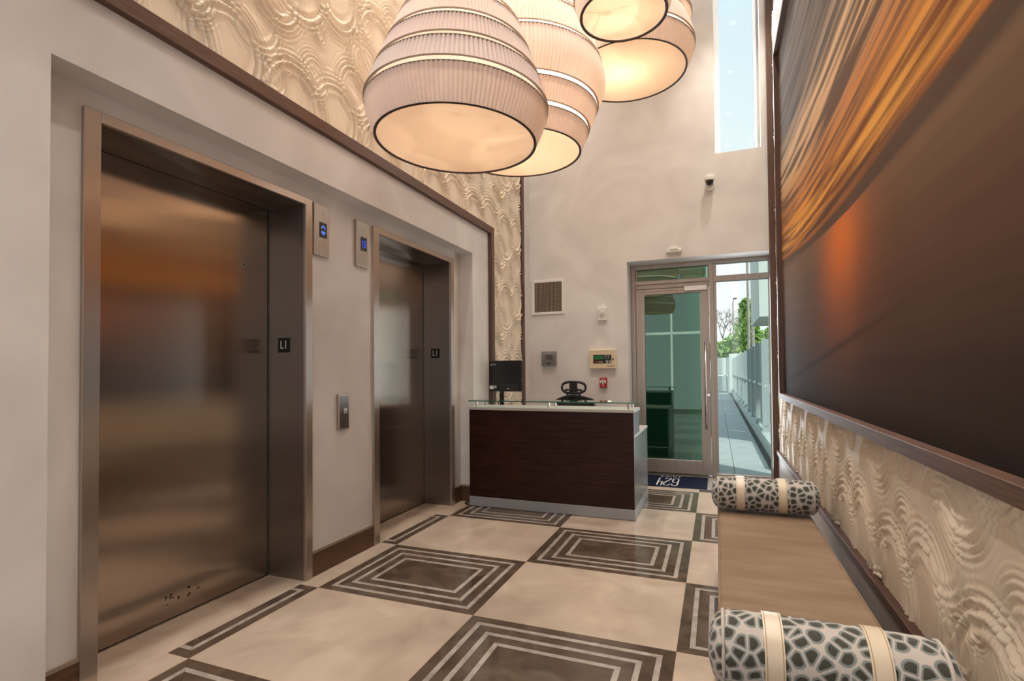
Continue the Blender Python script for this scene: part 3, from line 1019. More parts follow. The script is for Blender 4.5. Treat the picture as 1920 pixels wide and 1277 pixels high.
# ------------------------------------------------------------------ reception desk
dk = thing('reception_desk', (-1.51, 5.2, 0), 'dark mahogany reception desk with grey plinth and glass shelf', 'desk')
X0, X1, Y0, Y1 = -2.325, -0.698, 4.762, 5.72
obj('front_panel', bxs((X0, X1, Y0 + 0.004, Y0 + 0.03, 0.100, 0.962)), 'mahogany', dk)
obj('plinth', bev(bxs((X0 - 0.002, X1 + 0.002, Y0, Y0 + 0.03, 0.006, 0.098)), 0.002, 1), 'grey_laminate', dk)
obj('plinth_side', bxs((X1 - 0.02, X1 + 0.003, Y0 + 0.03, Y1, 0.006, 0.098)), 'grey_laminate', dk)
obj('side_panel', bxs((X1 - 0.025, X1, Y0 + 0.03, Y1, 0.098, 0.735)), 'grey_laminate_dark', dk)
obj('side_panel_upper', bxs((X1 - 0.025, X1, Y0 + 0.03, 5.13, 0.757, 0.962)), 'grey_laminate_dark', dk)
obj('side_panel', bxs((X0, X0 + 0.025, Y0 + 0.03, Y1, 0.006, 0.735)), 'grey_laminate_dark', dk)
obj('side_panel_upper', bxs((X0, X0 + 0.025, Y0 + 0.03, 5.13, 0.757, 0.962)), 'grey_laminate_dark', dk)
obj('worktop', bev(bxs((X0 - 0.002, X1 + 0.004, Y0 + 0.03, Y1 + 0.01, 0.735, 0.757)), 0.002, 1), 'laminate_top', dk)
obj('counter_top', bev(bxs((X0 - 0.004, X1 + 0.006, Y0 - 0.006, 5.145, 0.962, 0.990)), 0.002, 1), 'laminate_top', dk)
sh = obj('glass_shelf', bev(bxs((X0 - 0.002, X1 + 0.045, Y0 - 0.012, 5.06, 1.046, 1.055)), 0.001, 1), 'glass_shelf', dk)
obj('glass_edge', bxs((X0 - 0.002, X1 + 0.045, Y0 - 0.0135, Y0 - 0.012, 1.0455, 1.0555)), 'glass_edge', sh)
for xx in (-2.26, -1.50, -0.745):
    for yy in (4.80, 5.02):
        bm = bmesh.new()
        cyl(bm, (xx, yy, 0.990), (xx, yy, 1.046), 0.012, 16)
        obj('standoff', bm, 'chrome', dk, smooth=False)

# cable on the floor at the desk's left corner
bm = bmesh.new()
tube(bm, [(-2.335, 4.80, 0.008), (-2.375, 4.79, 0.008), (-2.405, 4.82, 0.008), (-2.405, 4.865, 0.008), (-2.375, 4.895, 0.008), (-2.335, 4.90, 0.010), (-2.30, 4.93, 0.012)], 0.006, 8)
tag(obj('power_cable', bm, 'black_plastic', smooth=True), "black cable looping out on the floor at the desk's left corner", 'cable')

# monitor seen from behind
mo = thing('monitor', (-2.17, 5.36, 0.757), 'black computer monitor seen from behind on the reception desk', 'monitor')
bm = bxs((-2.372, -1.972, 5.345, 5.362, 1.122, 1.462))
rot = Matrix.Rotation(math.radians(-4), 4, 'X')
obj('back_shell', bev(bm, 0.006, 2), 'black_plastic', mo)
obj('lower_housing', bev(bxs((-2.345, -2.0, 5.328, 5.346, 1.128, 1.205)), 0.006, 2), 'black_matte', mo)
obj('screen', bxs((-2.362, -1.982, 5.362, 5.366, 1.140, 1.452)), 'lens_dark', mo)
text('maker_logo', 'acer', 0.042, 'print_grey', (-2.312, 5.3446, 1.422), FACE_MY, mo, sx=1.0, shear=0.25)
obj('sticker', bxs((-2.345, -2.298, 5.3262, 5.328, 1.148, 1.186)), 'print_white', mo)
obj('sticker', bxs((-2.290, -2.264, 5.3262, 5.328, 1.158, 1.186)), 'print_grey', mo)
obj('port_plate', bxs((-2.14, -2.115, 5.3262, 5.328, 1.149, 1.157)), 'print_white', mo)
obj('neck', bev(bxs((-2.230, -2.186, 5.335, 5.365, 0.775, 1.17)), 0.004, 2), 'black_plastic', mo)
bm = bmesh.new()
lathe(bm, [(0.001, 0.0), (0.115, 0.0), (0.12, 0.006), (0.115, 0.016), (0.03, 0.022), (0.001, 0.022)], 32)
for v in bm.verts:
    v.co = Vector((v.co.x - 2.2, v.co.y * 0.8 + 5.36, v.co.z + 0.757))
obj('base', bm, 'black_plastic', mo)
for pts in ([(-2.16, 5.325, 1.150), (-2.18, 5.30, 1.11), (-2.215, 5.30, 1.09), (-2.22, 5.33, 0.98), (-2.19, 5.34, 0.80)],
            [(-2.255, 5.325, 1.150), (-2.26, 5.30, 1.115), (-2.265, 5.29, 1.07), (-2.235, 5.31, 1.0), (-2.23, 5.32, 0.80)]):
    bm = bmesh.new()
    tube(bm, pts, 0.005, 8)
    obj('cord', bm, 'black_plastic', mo, smooth=True)
obj('riser', bev(bxs((-2.33, -2.06, 5.24, 5.48, 0.7575, 0.7725)), 0.003, 1), 'black_plastic', mo)

# office chair behind the desk
ch = thing('office_chair', (-1.58, 6.15, 0), 'black mesh office chair with headrest behind the reception desk', 'chair')
def ring_shape(cx, cz, rx, rz, n=40, p=2.6):
    out = []
    for k in range(n):
        a = 2 * PI * k / n
        c, s = math.cos(a), math.sin(a)
        out.append((cx + rx * math.copysign(abs(c) ** (2 / p), c), cz + rz * math.copysign(abs(s) ** (2 / p), s)))
    return out
yh = 6.10
bm = bmesh.new()
pts = ring_shape(-1.597, 1.142, 0.145, 0.068)
pts = [Vector((x, yh + 0.9 * (x + 1.597) ** 2, z)) for x, z in pts]
tube(bm, pts + [pts[0], pts[1]], 0.015, 8)
hr = obj('headrest_frame', bm, 'black_plastic', ch, smooth=True)
bm = bmesh.new()
box(bm, -1.645, -1.548, yh - 0.012, yh + 0.012, 1.075, 1.205)
obj('headrest_spine', bev(bm, 0.008, 2), 'black_matte', hr)
for s in (-1, 1):
    bm = bmesh.new()
    tube(bm, [(-1.597 + s * 0.02, yh, 1.10), (-1.597 + s * 0.065, yh - 0.01, 1.118), (-1.597 + s * 0.105, yh, 1.108)], 0.012, 8)
    obj('headrest_wing', bm, 'black_plastic', hr, smooth=True)
    bm = bmesh.new()
    tube(bm, [(-1.597 + s * 0.085, yh, 1.085), (-1.597 + s * 0.068, yh + 0.005, 1.035), (-1.597 + s * 0.06, yh + 0.01, 0.98)], 0.011, 8)
    obj('headrest_arm', bm, 'black_plastic', ch, smooth=True)
bm = bmesh.new()
tp = [Vector((-1.597 + t * 0.232, yh + 0.02 + 0.06 * t * t, 1.035 - 0.046 * t * t)) for t in np.linspace(-1, 1, 17)]
tube(bm, tp, [0.010 + 0.013 * (1 - abs(t)) for t in np.linspace(-1, 1, 17)], 8)
obj('back_top_rail', bm, 'black_plastic', ch, smooth=True)
bm = bmesh.new()
lp = [Vector((-1.597 + t * 0.19, yh + 0.02 + 0.05 * t * t, 0.52)) for t in np.linspace(-1, 1, 9)]
for side in (-1, 1):
    tube(bm, [tp[0 if side < 0 else -1], Vector((-1.597 + side * 0.235, yh + 0.07, 0.80)), lp[0 if side < 0 else -1]], 0.014, 8)
tube(bm, lp, 0.014, 8)
obj('back_frame', bm, 'black_plastic', ch, smooth=True)
bm = bmesh.new()
g = []
for i, t in enumerate(np.linspace(-1, 1, 13)):
    row = []
    for z in np.linspace(0, 1, 9):
        a = Vector((-1.597 + t * 0.225, yh + 0.03 + 0.055 * t * t, 1.03 - 0.046 * t * t))
        b = Vector((-1.597 + t * 0.185, yh + 0.03 + 0.05 * t * t, 0.53))
        p = a.lerp(b, z)
        p.y += 0.03 * math.sin(z * PI)
        row.append(bm.verts.new(p))
    g.append(row)
for i in range(12):
    for k in range(8):
        bm.faces.new((g[i][k], g[i + 1][k], g[i + 1][k + 1], g[i][k + 1]))
bmesh.ops.solidify(bm, geom=bm.faces[:], thickness=0.008)
obj('back_mesh', bm, 'cushion_grey', ch, smooth=True)
bm = bxs((-1.85, -1.345, 5.80, 6.12, 0.44, 0.52))
obj('seat', bev(bm, 0.03, 3), 'chair_fabric', ch, smooth=True)
for s in (-1, 1):
    a = obj('armrest', bev(bxs((-1.597 + s * 0.27 - 0.035, -1.597 + s * 0.27 + 0.035, 5.84, 6.08, 0.70, 0.725)), 0.008, 2), 'black_plastic', ch)
    obj('arm_post', bev(bxs((-1.597 + s * 0.27 - 0.015, -1.597 + s * 0.27 + 0.015, 5.93, 5.99, 0.47, 0.70)), 0.004, 1), 'black_plastic', ch)
bm = bmesh.new()
cyl(bm, (-1.597, 5.97, 0.10), (-1.597, 5.97, 0.44), 0.028, 16)
obj('gas_lift', bm, 'black_plastic', ch)
for k in range(5):
    a = 2 * PI * k / 5 + 0.3
    e = (-1.597 + 0.27 * math.cos(a), 5.97 + 0.27 * math.sin(a))
    bm = bmesh.new()
    tube(bm, [(-1.597, 5.97, 0.11), (e[0], e[1], 0.075)], [0.024, 0.014], 8)
    lg = obj('leg', bm, 'black_plastic', ch, smooth=True)
    bm = bmesh.new()
    cyl(bm, (e[0] - 0.02 * math.sin(a), e[1] + 0.02 * math.cos(a), 0.028), (e[0] + 0.02 * math.sin(a), e[1] - 0.02 * math.cos(a), 0.028), 0.027, 16)
    obj('caster', bm, 'black_plastic', lg)

# ------------------------------------------------------------------ fittings on the back wall
def fit(name, x0, x1, z0, z1, label, cat):
    return thing(name, ((x0 + x1) / 2, YB, z0), label, cat)
v = fit('air_vent', -2.326, -1.876, 2.104, 2.570, 'square wall vent with dark grille and pale frame above the thermostat', 'vent')
for a in ((-2.326, -2.293, 2.104, 2.570), (-1.909, -1.876, 2.104, 2.570), (-2.293, -1.909, 2.104, 2.137), (-2.293, -1.909, 2.537, 2.570)):
    obj('frame_bar', bev(bxs((a[0], a[1], YB - 0.014, YB + 0.002, a[2], a[3])), 0.002, 1), 'white_plastic', v)
obj('backing', bxs((-2.295, -1.907, YB - 0.002, YB + 0.001, 2.135, 2.539)), 'grille_dark', v)
for k in range(20):
    xx = -2.293 + 0.384 * (k + 0.5) / 20
    obj('vertical_slat', bxs((xx - 0.0024, xx + 0.0024, YB - 0.012, YB - 0.006, 2.137, 2.537)), 'grille_bar', v)
for k in range(16):
    zz = 2.137 + 0.40 * (k + 0.5) / 16
    obj('cross_slat', bxs((-2.293, -1.909, YB - 0.006, YB - 0.003, zz - 0.0016, zz + 0.0016)), 'grille_bar', v)

s = fit('horn_strobe', -1.433, -1.303, 1.985, 2.158, 'small cream fire alarm strobe on the wall left of the door', 'alarm')
obj('housing', bev(bxs((-1.430, -1.306, YB - 0.035, YB, 1.988, 2.158)), 0.006, 2), 'white_plastic', s)
bm = bmesh.new()
cyl(bm, (-1.368, YB - 0.034, 2.072), (-1.368, YB - 0.055, 2.072), 0.032, 24, 0.022)
obj('strobe_lens', bm, 'strobe_lens', s, smooth=False)
for sx in (-1, 1):
    bm = bmesh.new()
    for k in range(5):
        box(bm, -1.368 + sx * 0.047 - 0.006, -1.368 + sx * 0.047 + 0.006, YB - 0.0365, YB - 0.034, 2.03 + 0.018 * k, 2.036 + 0.018 * k)
    obj('sound_slots', bm, 'print_grey', s)

th = fit('thermostat', -2.192, -1.985, 1.405, 1.602, 'grey thermostat under a clear locking cover below the vent', 'thermostat')
obj('body', bev(bxs((-2.165, -2.015, YB - 0.03, YB, 1.452, 1.575)), 0.005, 2), 'key_grey', th)
obj('screen', bxs((-2.140, -2.048, YB - 0.0315, YB - 0.03, 1.487, 1.560)), 'lcd_olive', th)
obj('cover', bev(bxs((-2.190, -1.988, YB - 0.055, YB - 0.032, 1.410, 1.602)), 0.008, 2), 'clear_cover', th)
obj('cover_base', bxs((-2.194, -1.984, YB - 0.006, YB, 1.405, 1.606)), 'print_grey', th)
bm = bmesh.new()
cyl(bm, (-2.09, YB - 0.062, 1.437), (-2.09, YB - 0.05, 1.437), 0.011, 14)
obj('cover_lock', bm, 'lens_dark', th)

fa = fit('alarm_panel', -1.540, -1.194, 1.366, 1.612, 'cream fire alarm keypad panel with green display beside the door', 'alarm panel')
obj('case', bev(bxs((-1.538, -1.196, YB - 0.05, YB, 1.366, 1.612)), 0.006, 2), 'beige_plastic', fa)
kp = obj('keypad_window', bxs((-1.485, -1.250, YB - 0.0515, YB - 0.05, 1.434, 1.545)), 'black_plastic', fa)
obj('display', bxs((-1.476, -1.352, YB - 0.0525, YB - 0.0515, 1.486, 1.535)), 'lcd_green', kp)
for k, m_ in enumerate(('key_red', 'key_red', 'key_yellow', 'key_grey')):
    xx = -1.452 + 0.026 * k
    obj('key', bxs((xx - 0.009, xx + 0.009, YB - 0.0535, YB - 0.0515, 1.444, 1.460)), m_, kp)
for k in range(3):
    for q in range(3):
        xx, zz = -1.330 + 0.022 * k, 1.538 - 0.020 * q
        obj('key', bxs((xx - 0.0055, xx + 0.0055, YB - 0.0535, YB - 0.0515, zz - 0.005, zz + 0.005)), 'key_grey', kp)
for xx in (-1.308, -1.270):
    for zz in (1.446, 1.463):
        obj('key', bxs((xx - 0.012, xx + 0.012, YB - 0.0535, YB - 0.0515, zz - 0.007, zz + 0.007)), 'key_grey', kp)
text('maker_lettering', 'ENTROL', 0.024, 'print_dark', (-1.262, YB - 0.0508, 1.397), FACE_MY, fa, sx=1.0)
bm = bmesh.new()
cyl(bm, (-1.232, YB - 0.05, 1.492), (-1.232, YB - 0.056, 1.492), 0.009, 16)
obj('key_lock', bm, 'lens_dark', fa)
obj('key_tag', bxs((-1.236, -1.222, YB - 0.054, YB - 0.0515, 1.474, 1.488)), 'print_dark', fa)

pl = fit('fire_pull_station', -1.411, -1.316, 1.120, 1.249, 'red fire alarm pull station on the wall below the keypad panel', 'alarm')
obj('body', bev(bxs((-1.410, -1.317, YB - 0.038, YB, 1.121, 1.249)), 0.005, 2), 'red_plastic', pl)
obj('pull_handle', bev(bxs((-1.401, -1.327, YB - 0.046, YB - 0.036, 1.178, 1.215)), 0.003, 1), 'print_white', pl)
obj('pull_tongue', bxs((-1.372, -1.356, YB - 0.045, YB - 0.036, 1.155, 1.180)), 'print_white', pl)
text('fire_lettering', 'FIRE', 0.018, 'print_white', (-1.364, YB - 0.0385, 1.232), FACE_MY, pl, sx=1.6)
text('pull_lettering', 'PULL', 0.013, 'print_dark', (-1.364, YB - 0.0468, 1.204), FACE_MY, pl)
text('pull_lettering', 'DOWN', 0.013, 'print_dark', (-1.364, YB - 0.0468, 1.189), FACE_MY, pl)
text('alarm_lettering', 'ALARM', 0.013, 'print_white', (-1.364, YB - 0.0385, 1.137), FACE_MY, pl)

cc = thing('security_camera', (-0.045, YB, 3.58), 'small white dome security camera high on the back wall', 'camera')
bm = bmesh.new()
cyl(bm, (-0.045, YB, 3.56), (-0.045, YB - 0.045, 3.57), 0.05, 24, 0.045)
obj('wall_mount', bm, 'white_plastic', cc)
bm = bmesh.new()
lathe(bm, [(0.001, 0.055), (0.052, 0.05), (0.058, 0.03), (0.058, -0.005), (0.05, -0.012), (0.001, -0.012)], 28)
bmesh.ops.transform(bm, matrix=Matrix.Translation((-0.045, YB - 0.075, 3.615)), verts=bm.verts[:])
obj('housing', bm, 'white_plastic', cc, smooth=False)
bm = bmesh.new()
bmesh.ops.create_uvsphere(bm, u_segments=24, v_segments=12, radius=0.046)
bmesh.ops.transform(bm, matrix=Matrix.Translation((-0.045, YB - 0.075, 3.597)), verts=bm.verts[:])
obj('dome', bm, 'lens_dark', cc, smooth=True)
obj('junction_box', bev(bxs((-0.080, -0.010, YB - 0.05, YB, 3.500, 3.545)), 0.006, 2), 'white_plastic', cc)

ms = thing('motion_sensor', (-0.468, YB, 2.785), 'small white motion sensor bar above the glass door', 'sensor')
obj('housing', bev(bxs((-0.560, -0.376, YB - 0.035, YB, 2.795, 2.838)), 0.006, 2), 'white_plastic', ms)
obj('sensor_hood', bev(bxs((-0.515, -0.420, YB - 0.045, YB - 0.005, 2.826, 2.852)), 0.004, 2), 'white_plastic', ms)

# ------------------------------------------------------------------ bench with two bolsters
bn = thing('upholstered_bench', (0.26, 2.75, 0), 'long backless bench upholstered in tan suede along the right wall', 'bench')
BX0, BX1, BY0, BY1, BZ = -0.006, 0.523, 1.48, 3.76, 0.452

def cushion(x0, x1, y0, y1, z0, z1, r, nx=18, ny=60):
    bm = bxs((x0, x1, y0, y1, z0, z1))
    bmesh.ops.bevel(bm, geom=bm.edges[:], offset=r, segments=5, affect='EDGES', profile=0.5, clamp_overlap=True)
    bmesh.ops.triangulate(bm, faces=[f for f in bm.faces if len(f.verts) > 4])
    return bm
st = obj('seat_cushion', cushion(BX0, BX1, BY0, BY1, 0.27, BZ, 0.022), 'suede', bn, smooth=True)
obj('seat_base', cushion(BX0 + 0.008, BX1 - 0.008, BY0 + 0.008, BY1 - 0.008, 0.09, 0.27, 0.012), 'suede', bn, smooth=True)
bm = bmesh.new()
e = 0.003
tube(bm, [(BX0 + e, BY0 + 0.02, BZ - 0.012), (BX0 + e, BY1 - 0.02, BZ - 0.012)], 0.0045, 8)
obj('piping', bm, 'suede', st, smooth=True)
bm = bmesh.new()
tube(bm, [(BX1 - e, BY0 + 0.02, BZ - 0.012), (BX1 - e, BY1 - 0.02, BZ - 0.012)], 0.0045, 8)
obj('piping', bm, 'suede', st, smooth=True)
for xx in (0.05, 0.47):
    for yy in (1.58, 3.66):
        obj('leg', bev(bxs((xx - 0.03, xx + 0.03, yy - 0.03, yy + 0.03, 0.0, 0.092)), 0.004, 1), 'dark_wood_leg', bn)

def bolster(cx, cy, cz, L, R, straps, label, squash=1.0):
    t = thing('bolster_cushion', (cx, cy, cz - R * squash), label, 'cushion', 'bolster cushions on the bench')
    seg, h = 64, L / 2
    prof = [(-h, 0.12 * R), (-h + 0.004, 0.45 * R), (-h + 0.012, 0.68 * R), (-h + 0.024, 0.84 * R), (-h + 0.036, 0.915 * R), (-h + 0.042, 0.91 * R), (-h + 0.050, 0.96 * R), (-h + 0.07, 0.985 * R), (-h * 0.5, R), (0, R * 1.003),
            (h * 0.5, R), (h - 0.07, 0.985 * R), (h - 0.050, 0.96 * R), (h - 0.042, 0.91 * R), (h - 0.036, 0.915 * R), (h - 0.024, 0.84 * R), (h - 0.012, 0.68 * R), (h - 0.004, 0.45 * R), (h, 0.12 * R)]
    bm = bmesh.new()
    uvl = bm.loops.layers.uv.new('UVMap')
    rings, arc, prev = [], [], None
    s = 0.0
    for x, r in prof:
        if prev is not None:
            s += math.hypot(x - prev[0], r - prev[1])
        prev = (x, r)
        arc.append(s)
        rings.append([bm.verts.new((x, r * math.cos(2 * PI * k / seg) * (1 + 0.006 * math.sin(5 * 2 * PI * k / seg + x * 30)), squash * r * math.sin(2 * PI * k / seg))) for k in range(seg)])
    for i in range(len(rings) - 1):
        for k in range(seg):
            f = bm.faces.new((rings[i][k], rings[i][(k + 1) % seg], rings[i + 1][(k + 1) % seg], rings[i + 1][k]))
            for lp_, (a, b) in zip(f.loops, ((i, k), (i, k + 1), (i + 1, k + 1), (i + 1, k))):
                lp_[uvl].uv = (arc[a], b / seg * 2 * PI * R)
    bm.faces.new(rings[0][::-1])
    bm.faces.new(rings[-1])
    bmesh.ops.recalc_face_normals(bm, faces=bm.faces[:])
    me = bpy.data.meshes.new('roll')
    bm.to_mesh(me)
    bm.free()
    me.materials.append(MATS['pebble_velvet'])
    me.polygons.foreach_set('use_smooth', [True] * len(me.polygons))
    link('roll', me, t, (0, 0, R * squash))
    for sx in (-1, 1):
        bm = bmesh.new()
        xx = sx * (h - 0.040)
        pts = [Vector((xx, 0.935 * R * math.cos(a), squash * 0.935 * R * math.sin(a) + R * squash)) for a in np.linspace(0, 2 * PI, 49)]
        tube(bm, pts, 0.005, 6)
        obj('piping', bm, 'pebble_velvet', t, smooth=True, local=True)
    for c, w in straps:
        bm = bmesh.new()
        pr_ = [(c - w / 2, R * 0.99), (c - w / 2, R + 0.005), (c + w / 2, R + 0.005), (c + w / 2, R * 0.99)]
        rr = []
        for x, r in pr_:
            rr.append([bm.verts.new((x, r * math.cos(2 * PI * k / seg), squash * r * math.sin(2 * PI * k / seg) + R * squash)) for k in range(seg)])
        for a, b in zip(rr, rr[1:]):
            for k in range(seg):
                bm.faces.new((a[k], a[(k + 1) % seg], b[(k + 1) % seg], b[k]))
        sp_ = obj('strap', bm, 'cream_leather', t, local=True)
        smooth_by_angle(sp_, 40)
        for q in (-1, 1):
            bm = bmesh.new()
            xx = c + q * (w / 2 - 0.005)
            pts = [Vector((xx, (R + 0.0053) * math.cos(a), squash * (R + 0.0053) * math.sin(a) + R * squash)) for a in np.linspace(0, 2 * PI, 65)]
            tube(bm, pts, 0.0011, 5)
            so = obj('stitching', bm, 'stitch', t, local=True)
            so.parent = sp_
            so.location = so.location - sp_.location
    return t

RB = 0.103
bolster(0.262, 3.63, BZ + RB + 0.006, 0.610, RB, ((-0.135, 0.050), (0.098, 0.050)), 'patterned bolster cushion with cream straps at the far end of the bench')
bolster(0.258, 1.62, BZ + RB + 0.006, 0.585, RB, ((-0.128, 0.048), (0.110, 0.048)), 'patterned bolster cushion with cream straps at the near end of the bench')

# ------------------------------------------------------------------ pleated pendant lamps
def interp(prof, z):
    for (z0, r0), (z1, r1) in zip(prof, prof[1:]):
        if z0 <= z <= z1:
            t = (z - z0) / (z1 - z0)
            t = t
            return r0 + (r1 - r0) * t
    return prof[-1][1]

def pendant(loc, prof, gaps, label, pleats, bulbs, tilt=(0, 0, 0), power=30):
    """prof = [(z, r)] from the diffuser up; gaps = heights of the open slits between the pleated bands"""
    t = thing('pendant_lamp', loc, label, 'lamp', 'pleated pendant lamps')
    t.rotation_euler = tilt
    top = prof[-1][0]
    edges = [0.0] + list(gaps) + [top]
    seg = pleats * 4
    gw = 0.026 * prof[0][1] / 0.42
    for i, (a, b) in enumerate(zip(edges, edges[1:])):
        a2 = a + (gw * 0.5 if i else 0.004)
        b2 = b - (gw * 0.5 if b != top else 0)
        n = max(4, int((b2 - a2) / 0.03))
        zs = np.linspace(a2, b2, n)
        bm = bmesh.new()
        lathe(bm, [(interp(prof, z) + 0.004, z) for z in zs], seg, pleats, 0.012 * prof[0][1] / 0.42 + 0.001)
        bd = obj('pleated_band', bm, 'shade_fabric', t, local=True)
        smooth_by_angle(bd, 70)
        # thin wire hoops that hold the band's edges
        for z in (a2, b2):
            bm = bmesh.new()
            r = interp(prof, z) + 0.004
            lathe(bm, [(r - 0.004, z - 0.0008), (r + 0.0078, z - 0.0008), (r + 0.0078, z + 0.0008), (r - 0.004, z + 0.0008)], 96, close=True)
            ho = obj('hoop', bm, 'lamp_rim' if (i == 0 and z == a2) else 'base_cap', t, smooth=False, local=True)
            ho.parent = bd
            ho.location = ho.location - bd.location
    for g in gaps:
        bm = bmesh.new()
        r = interp(prof, g) - 0.010
        lathe(bm, [(interp(prof, g - gw) - 0.012, g - gw), (r, g), (interp(prof, g + gw) - 0.012, g + gw)], 96)
        obj('inner_liner', bm, 'shade_strip', t, smooth=True, local=True)
    r0 = prof[0][1]
    bm = bmesh.new()
    lathe(bm, [(0.001, 0.010), (r0 * 0.25, 0.010), (r0 * 0.5, 0.010), (r0 * 0.75, 0.010), (r0 - 0.004, 0.010)], 96)
    obj('diffuser_disc', bm, 'shade_diffuser', t, local=True)
    bm = bmesh.new()
    lathe(bm, [(r0 - 0.001, 0.003), (r0 + 0.005, 0.003), (r0 + 0.005, 0.009), (r0 - 0.001, 0.009)], 96, close=True)
    obj('rim', bm, 'lamp_rim', t, local=True)
    bm = bmesh.new()
    cyl(bm, (0, 0, top - 0.01), (0, 0, CZ - loc[2]), 0.006, 8)
    obj('cable', bm, 'cable_white', t, local=True)
    bm = bmesh.new()
    for k in range(3):
        a = 2 * PI * k / 3
        cyl(bm, (0, 0, top - 0.004), (interp(prof, top) * math.cos(a), interp(prof, top) * math.sin(a), top - 0.004), 0.004, 6)
    obj('spider', bm, 'cable_white', t, local=True)
    for k, (bx_, by_, bz_, p_) in enumerate(bulbs):
        bm = bmesh.new()
        bmesh.ops.create_uvsphere(bm, u_segments=16, v_segments=10, radius=0.02)
        bmesh.ops.transform(bm, matrix=Matrix.Translation((bx_, by_, bz_)), verts=bm.verts[:])
        obj('bulb', bm, 'bulb_glow', t, smooth=True, local=True)
        l_ = light('lamp_light', 'POINT', (bx_, by_, bz_), power * p_ * 0.5, (1.0, 0.80, 0.58), shadow_soft_size=0.06)
        l_.parent = t
    return t

P_A = [(0.0, 0.420), (0.06, 0.446), (0.12, 0.468), (0.18, 0.482), (0.205, 0.478), (0.25, 0.460), (0.33, 0.432), (0.45, 0.386), (0.60, 0.326), (0.75, 0.268), (0.90, 0.215)]
P_B = [(0.0, 0.412), (0.14, 0.470), (0.29, 0.531), (0.40, 0.578), (0.44, 0.586), (0.48, 0.582), (0.55, 0.566), (0.66, 0.535), (0.77, 0.502), (0.91, 0.449), (1.0, 0.41), (1.15, 0.33)]
P_0 = [(0.0, 0.308), (0.05, 0.334), (0.09, 0.350), (0.12, 0.353), (0.15, 0.347), (0.22, 0.324), (0.31, 0.282), (0.38, 0.245), (0.52, 0.185)]
P_C = [(z * 1.43, r * 1.43) for z, r in P_0]
P_D = [(z * 1.22, r * 1.22) for z, r in [(0.0, 0.180), (0.03, 0.196), (0.07, 0.208), (0.10, 0.210), (0.14, 0.202), (0.22, 0.178), (0.32, 0.14)]]
pendant((-1.290, 2.505, 2.575), P_A, (0.180, 0.325, 0.467, 0.62, 0.77), 'large pleated pendant lamp hanging lowest at the front of the cluster', 132,
        ((0.08, 0.04, 0.78, 1), (-0.08, -0.04, 0.78, 1)), tilt=(0, math.radians(2.2), math.radians(27)), power=14)
pendant((-1.257, 3.410, 2.855), P_B, (0.14, 0.29, 0.575, 0.80), 'widest pleated pendant lamp, flaring upward, just behind the lowest lamp', 150,
        ((0.14, -0.10, 0.90, 1), (-0.14, 0.10, 0.92, 1)), power=27)
pendant((-0.626, 4.220, 3.720), P_C, (0.16, 0.385), 'mid-sized pleated pendant lamp with a bright hot spot on its disc', 120,
        ((-0.03, 0.0, 0.26, 1),), power=15)
pendant((-0.440, 2.825, 3.258), P_D, (0.105,), 'small pleated pendant lamp cut by the top edge beside the slot window', 84, ((0, 0, 0.30, 1),), power=6)
pendant((-0.520, 5.00, 4.52), P_0, (0.112, 0.27), 'pleated pendant lamp mostly hidden behind and above the mid-sized lamp', 110, ((0, 0, 0.3, 1),), power=14)
bm = bmesh.new()
lathe(bm, [(0.001, CZ - 0.05), (0.95, CZ - 0.05), (0.95, CZ), (0.001, CZ)], 48)
bmesh.ops.transform(bm, matrix=Matrix.Translation((-0.85, 2.95, 0)), verts=bm.verts[:])
tag(obj('ceiling_rose', bm, 'ceiling_paint'), 'round white ceiling plate from which the pendant cluster hangs', 'ceiling plate')

# ------------------------------------------------------------------ outside the garden door
grd = tag(obj('ground', bxs((-30, 40, YG + 0.08, 90, -0.30, -0.075)), 'soil'), kind='structure')
walk = tag(obj('walkway', bxs((-0.9, 0.74, YG + 0.07, 31.6, -0.075, -0.022)), 'paver_joint'), kind='structure')
pav = {}
yy = YG + 0.075
kk = 0
while yy < 31.5:
    ln = 0.62
    for (a, b) in ((-0.12, 0.202), (0.202, 0.652)):
        key = round(b - a, 3)
        if key not in pav:
            o = obj('paver', bev(bxs((a + 0.003, b - 0.003, yy + 0.003, yy + ln - 0.003, -0.022, 0.0)), 0.002, 1), 'paver', walk)
            pav[key] = (o.data, o.location.y - yy, o.location.x)
        else:
            d_, oy_, ox_ = pav[key]
            link('paver', d_, walk, (ox_, yy + oy_, -0.022 - wloc(walk).z))
    yy += ln
# slotted drain along the kerb
dr = thing('drain_channel', (0.69, 12, -0.02), 'perforated metal drain grating along the foot of the kerb', 'drain')
yy = YG + 0.09
while yy < 22:
    bm = bxs((0.655, 0.660, yy, yy + 0.98, -0.02, 0.0), (0.727, 0.732, yy, yy + 0.98, -0.02, 0.0))
    for k in range(28):
        box(bm, 0.66, 0.727, yy + 0.035 * k, yy + 0.035 * k + 0.017, -0.012, -0.001)
    for k in range(3):
        box(bm, 0.675 + 0.018 * k, 0.680 + 0.018 * k, yy, yy + 0.98, -0.013, -0.0015)
    obj('grating', bm, 'grate', dr)
    yy += 0.985
kerb = tag(obj('kerb', bev(bxs((0.735, 1.25, YG + 0.6, 31.6, -0.05, 0.20)), 0.01, 1), 'concrete_green'), 'low pale concrete kerb carrying the outdoor fence', 'kerb')
fe = thing('garden_fence', (0.86, 17.5, 0.2), 'pale grey fence of upright fins on the kerb along the walkway', 'fence')
fin = None
yy = 10.55
while yy < 31:
    if fin is None:
        bm = bxs((0.765, 0.885, yy, yy + 0.06, 0.20, 1.885), (0.74, 0.91, yy - 0.05, yy + 0.1, 0.2, 0.22))
        o = obj('fin', bm, 'fence_paint', fe)
        fin = (o.data, o.location.y - yy)
    else:
        link('fin', fin[0], fe, (o.location.x, yy + fin[1], o.location.z))
    yy += 1.62
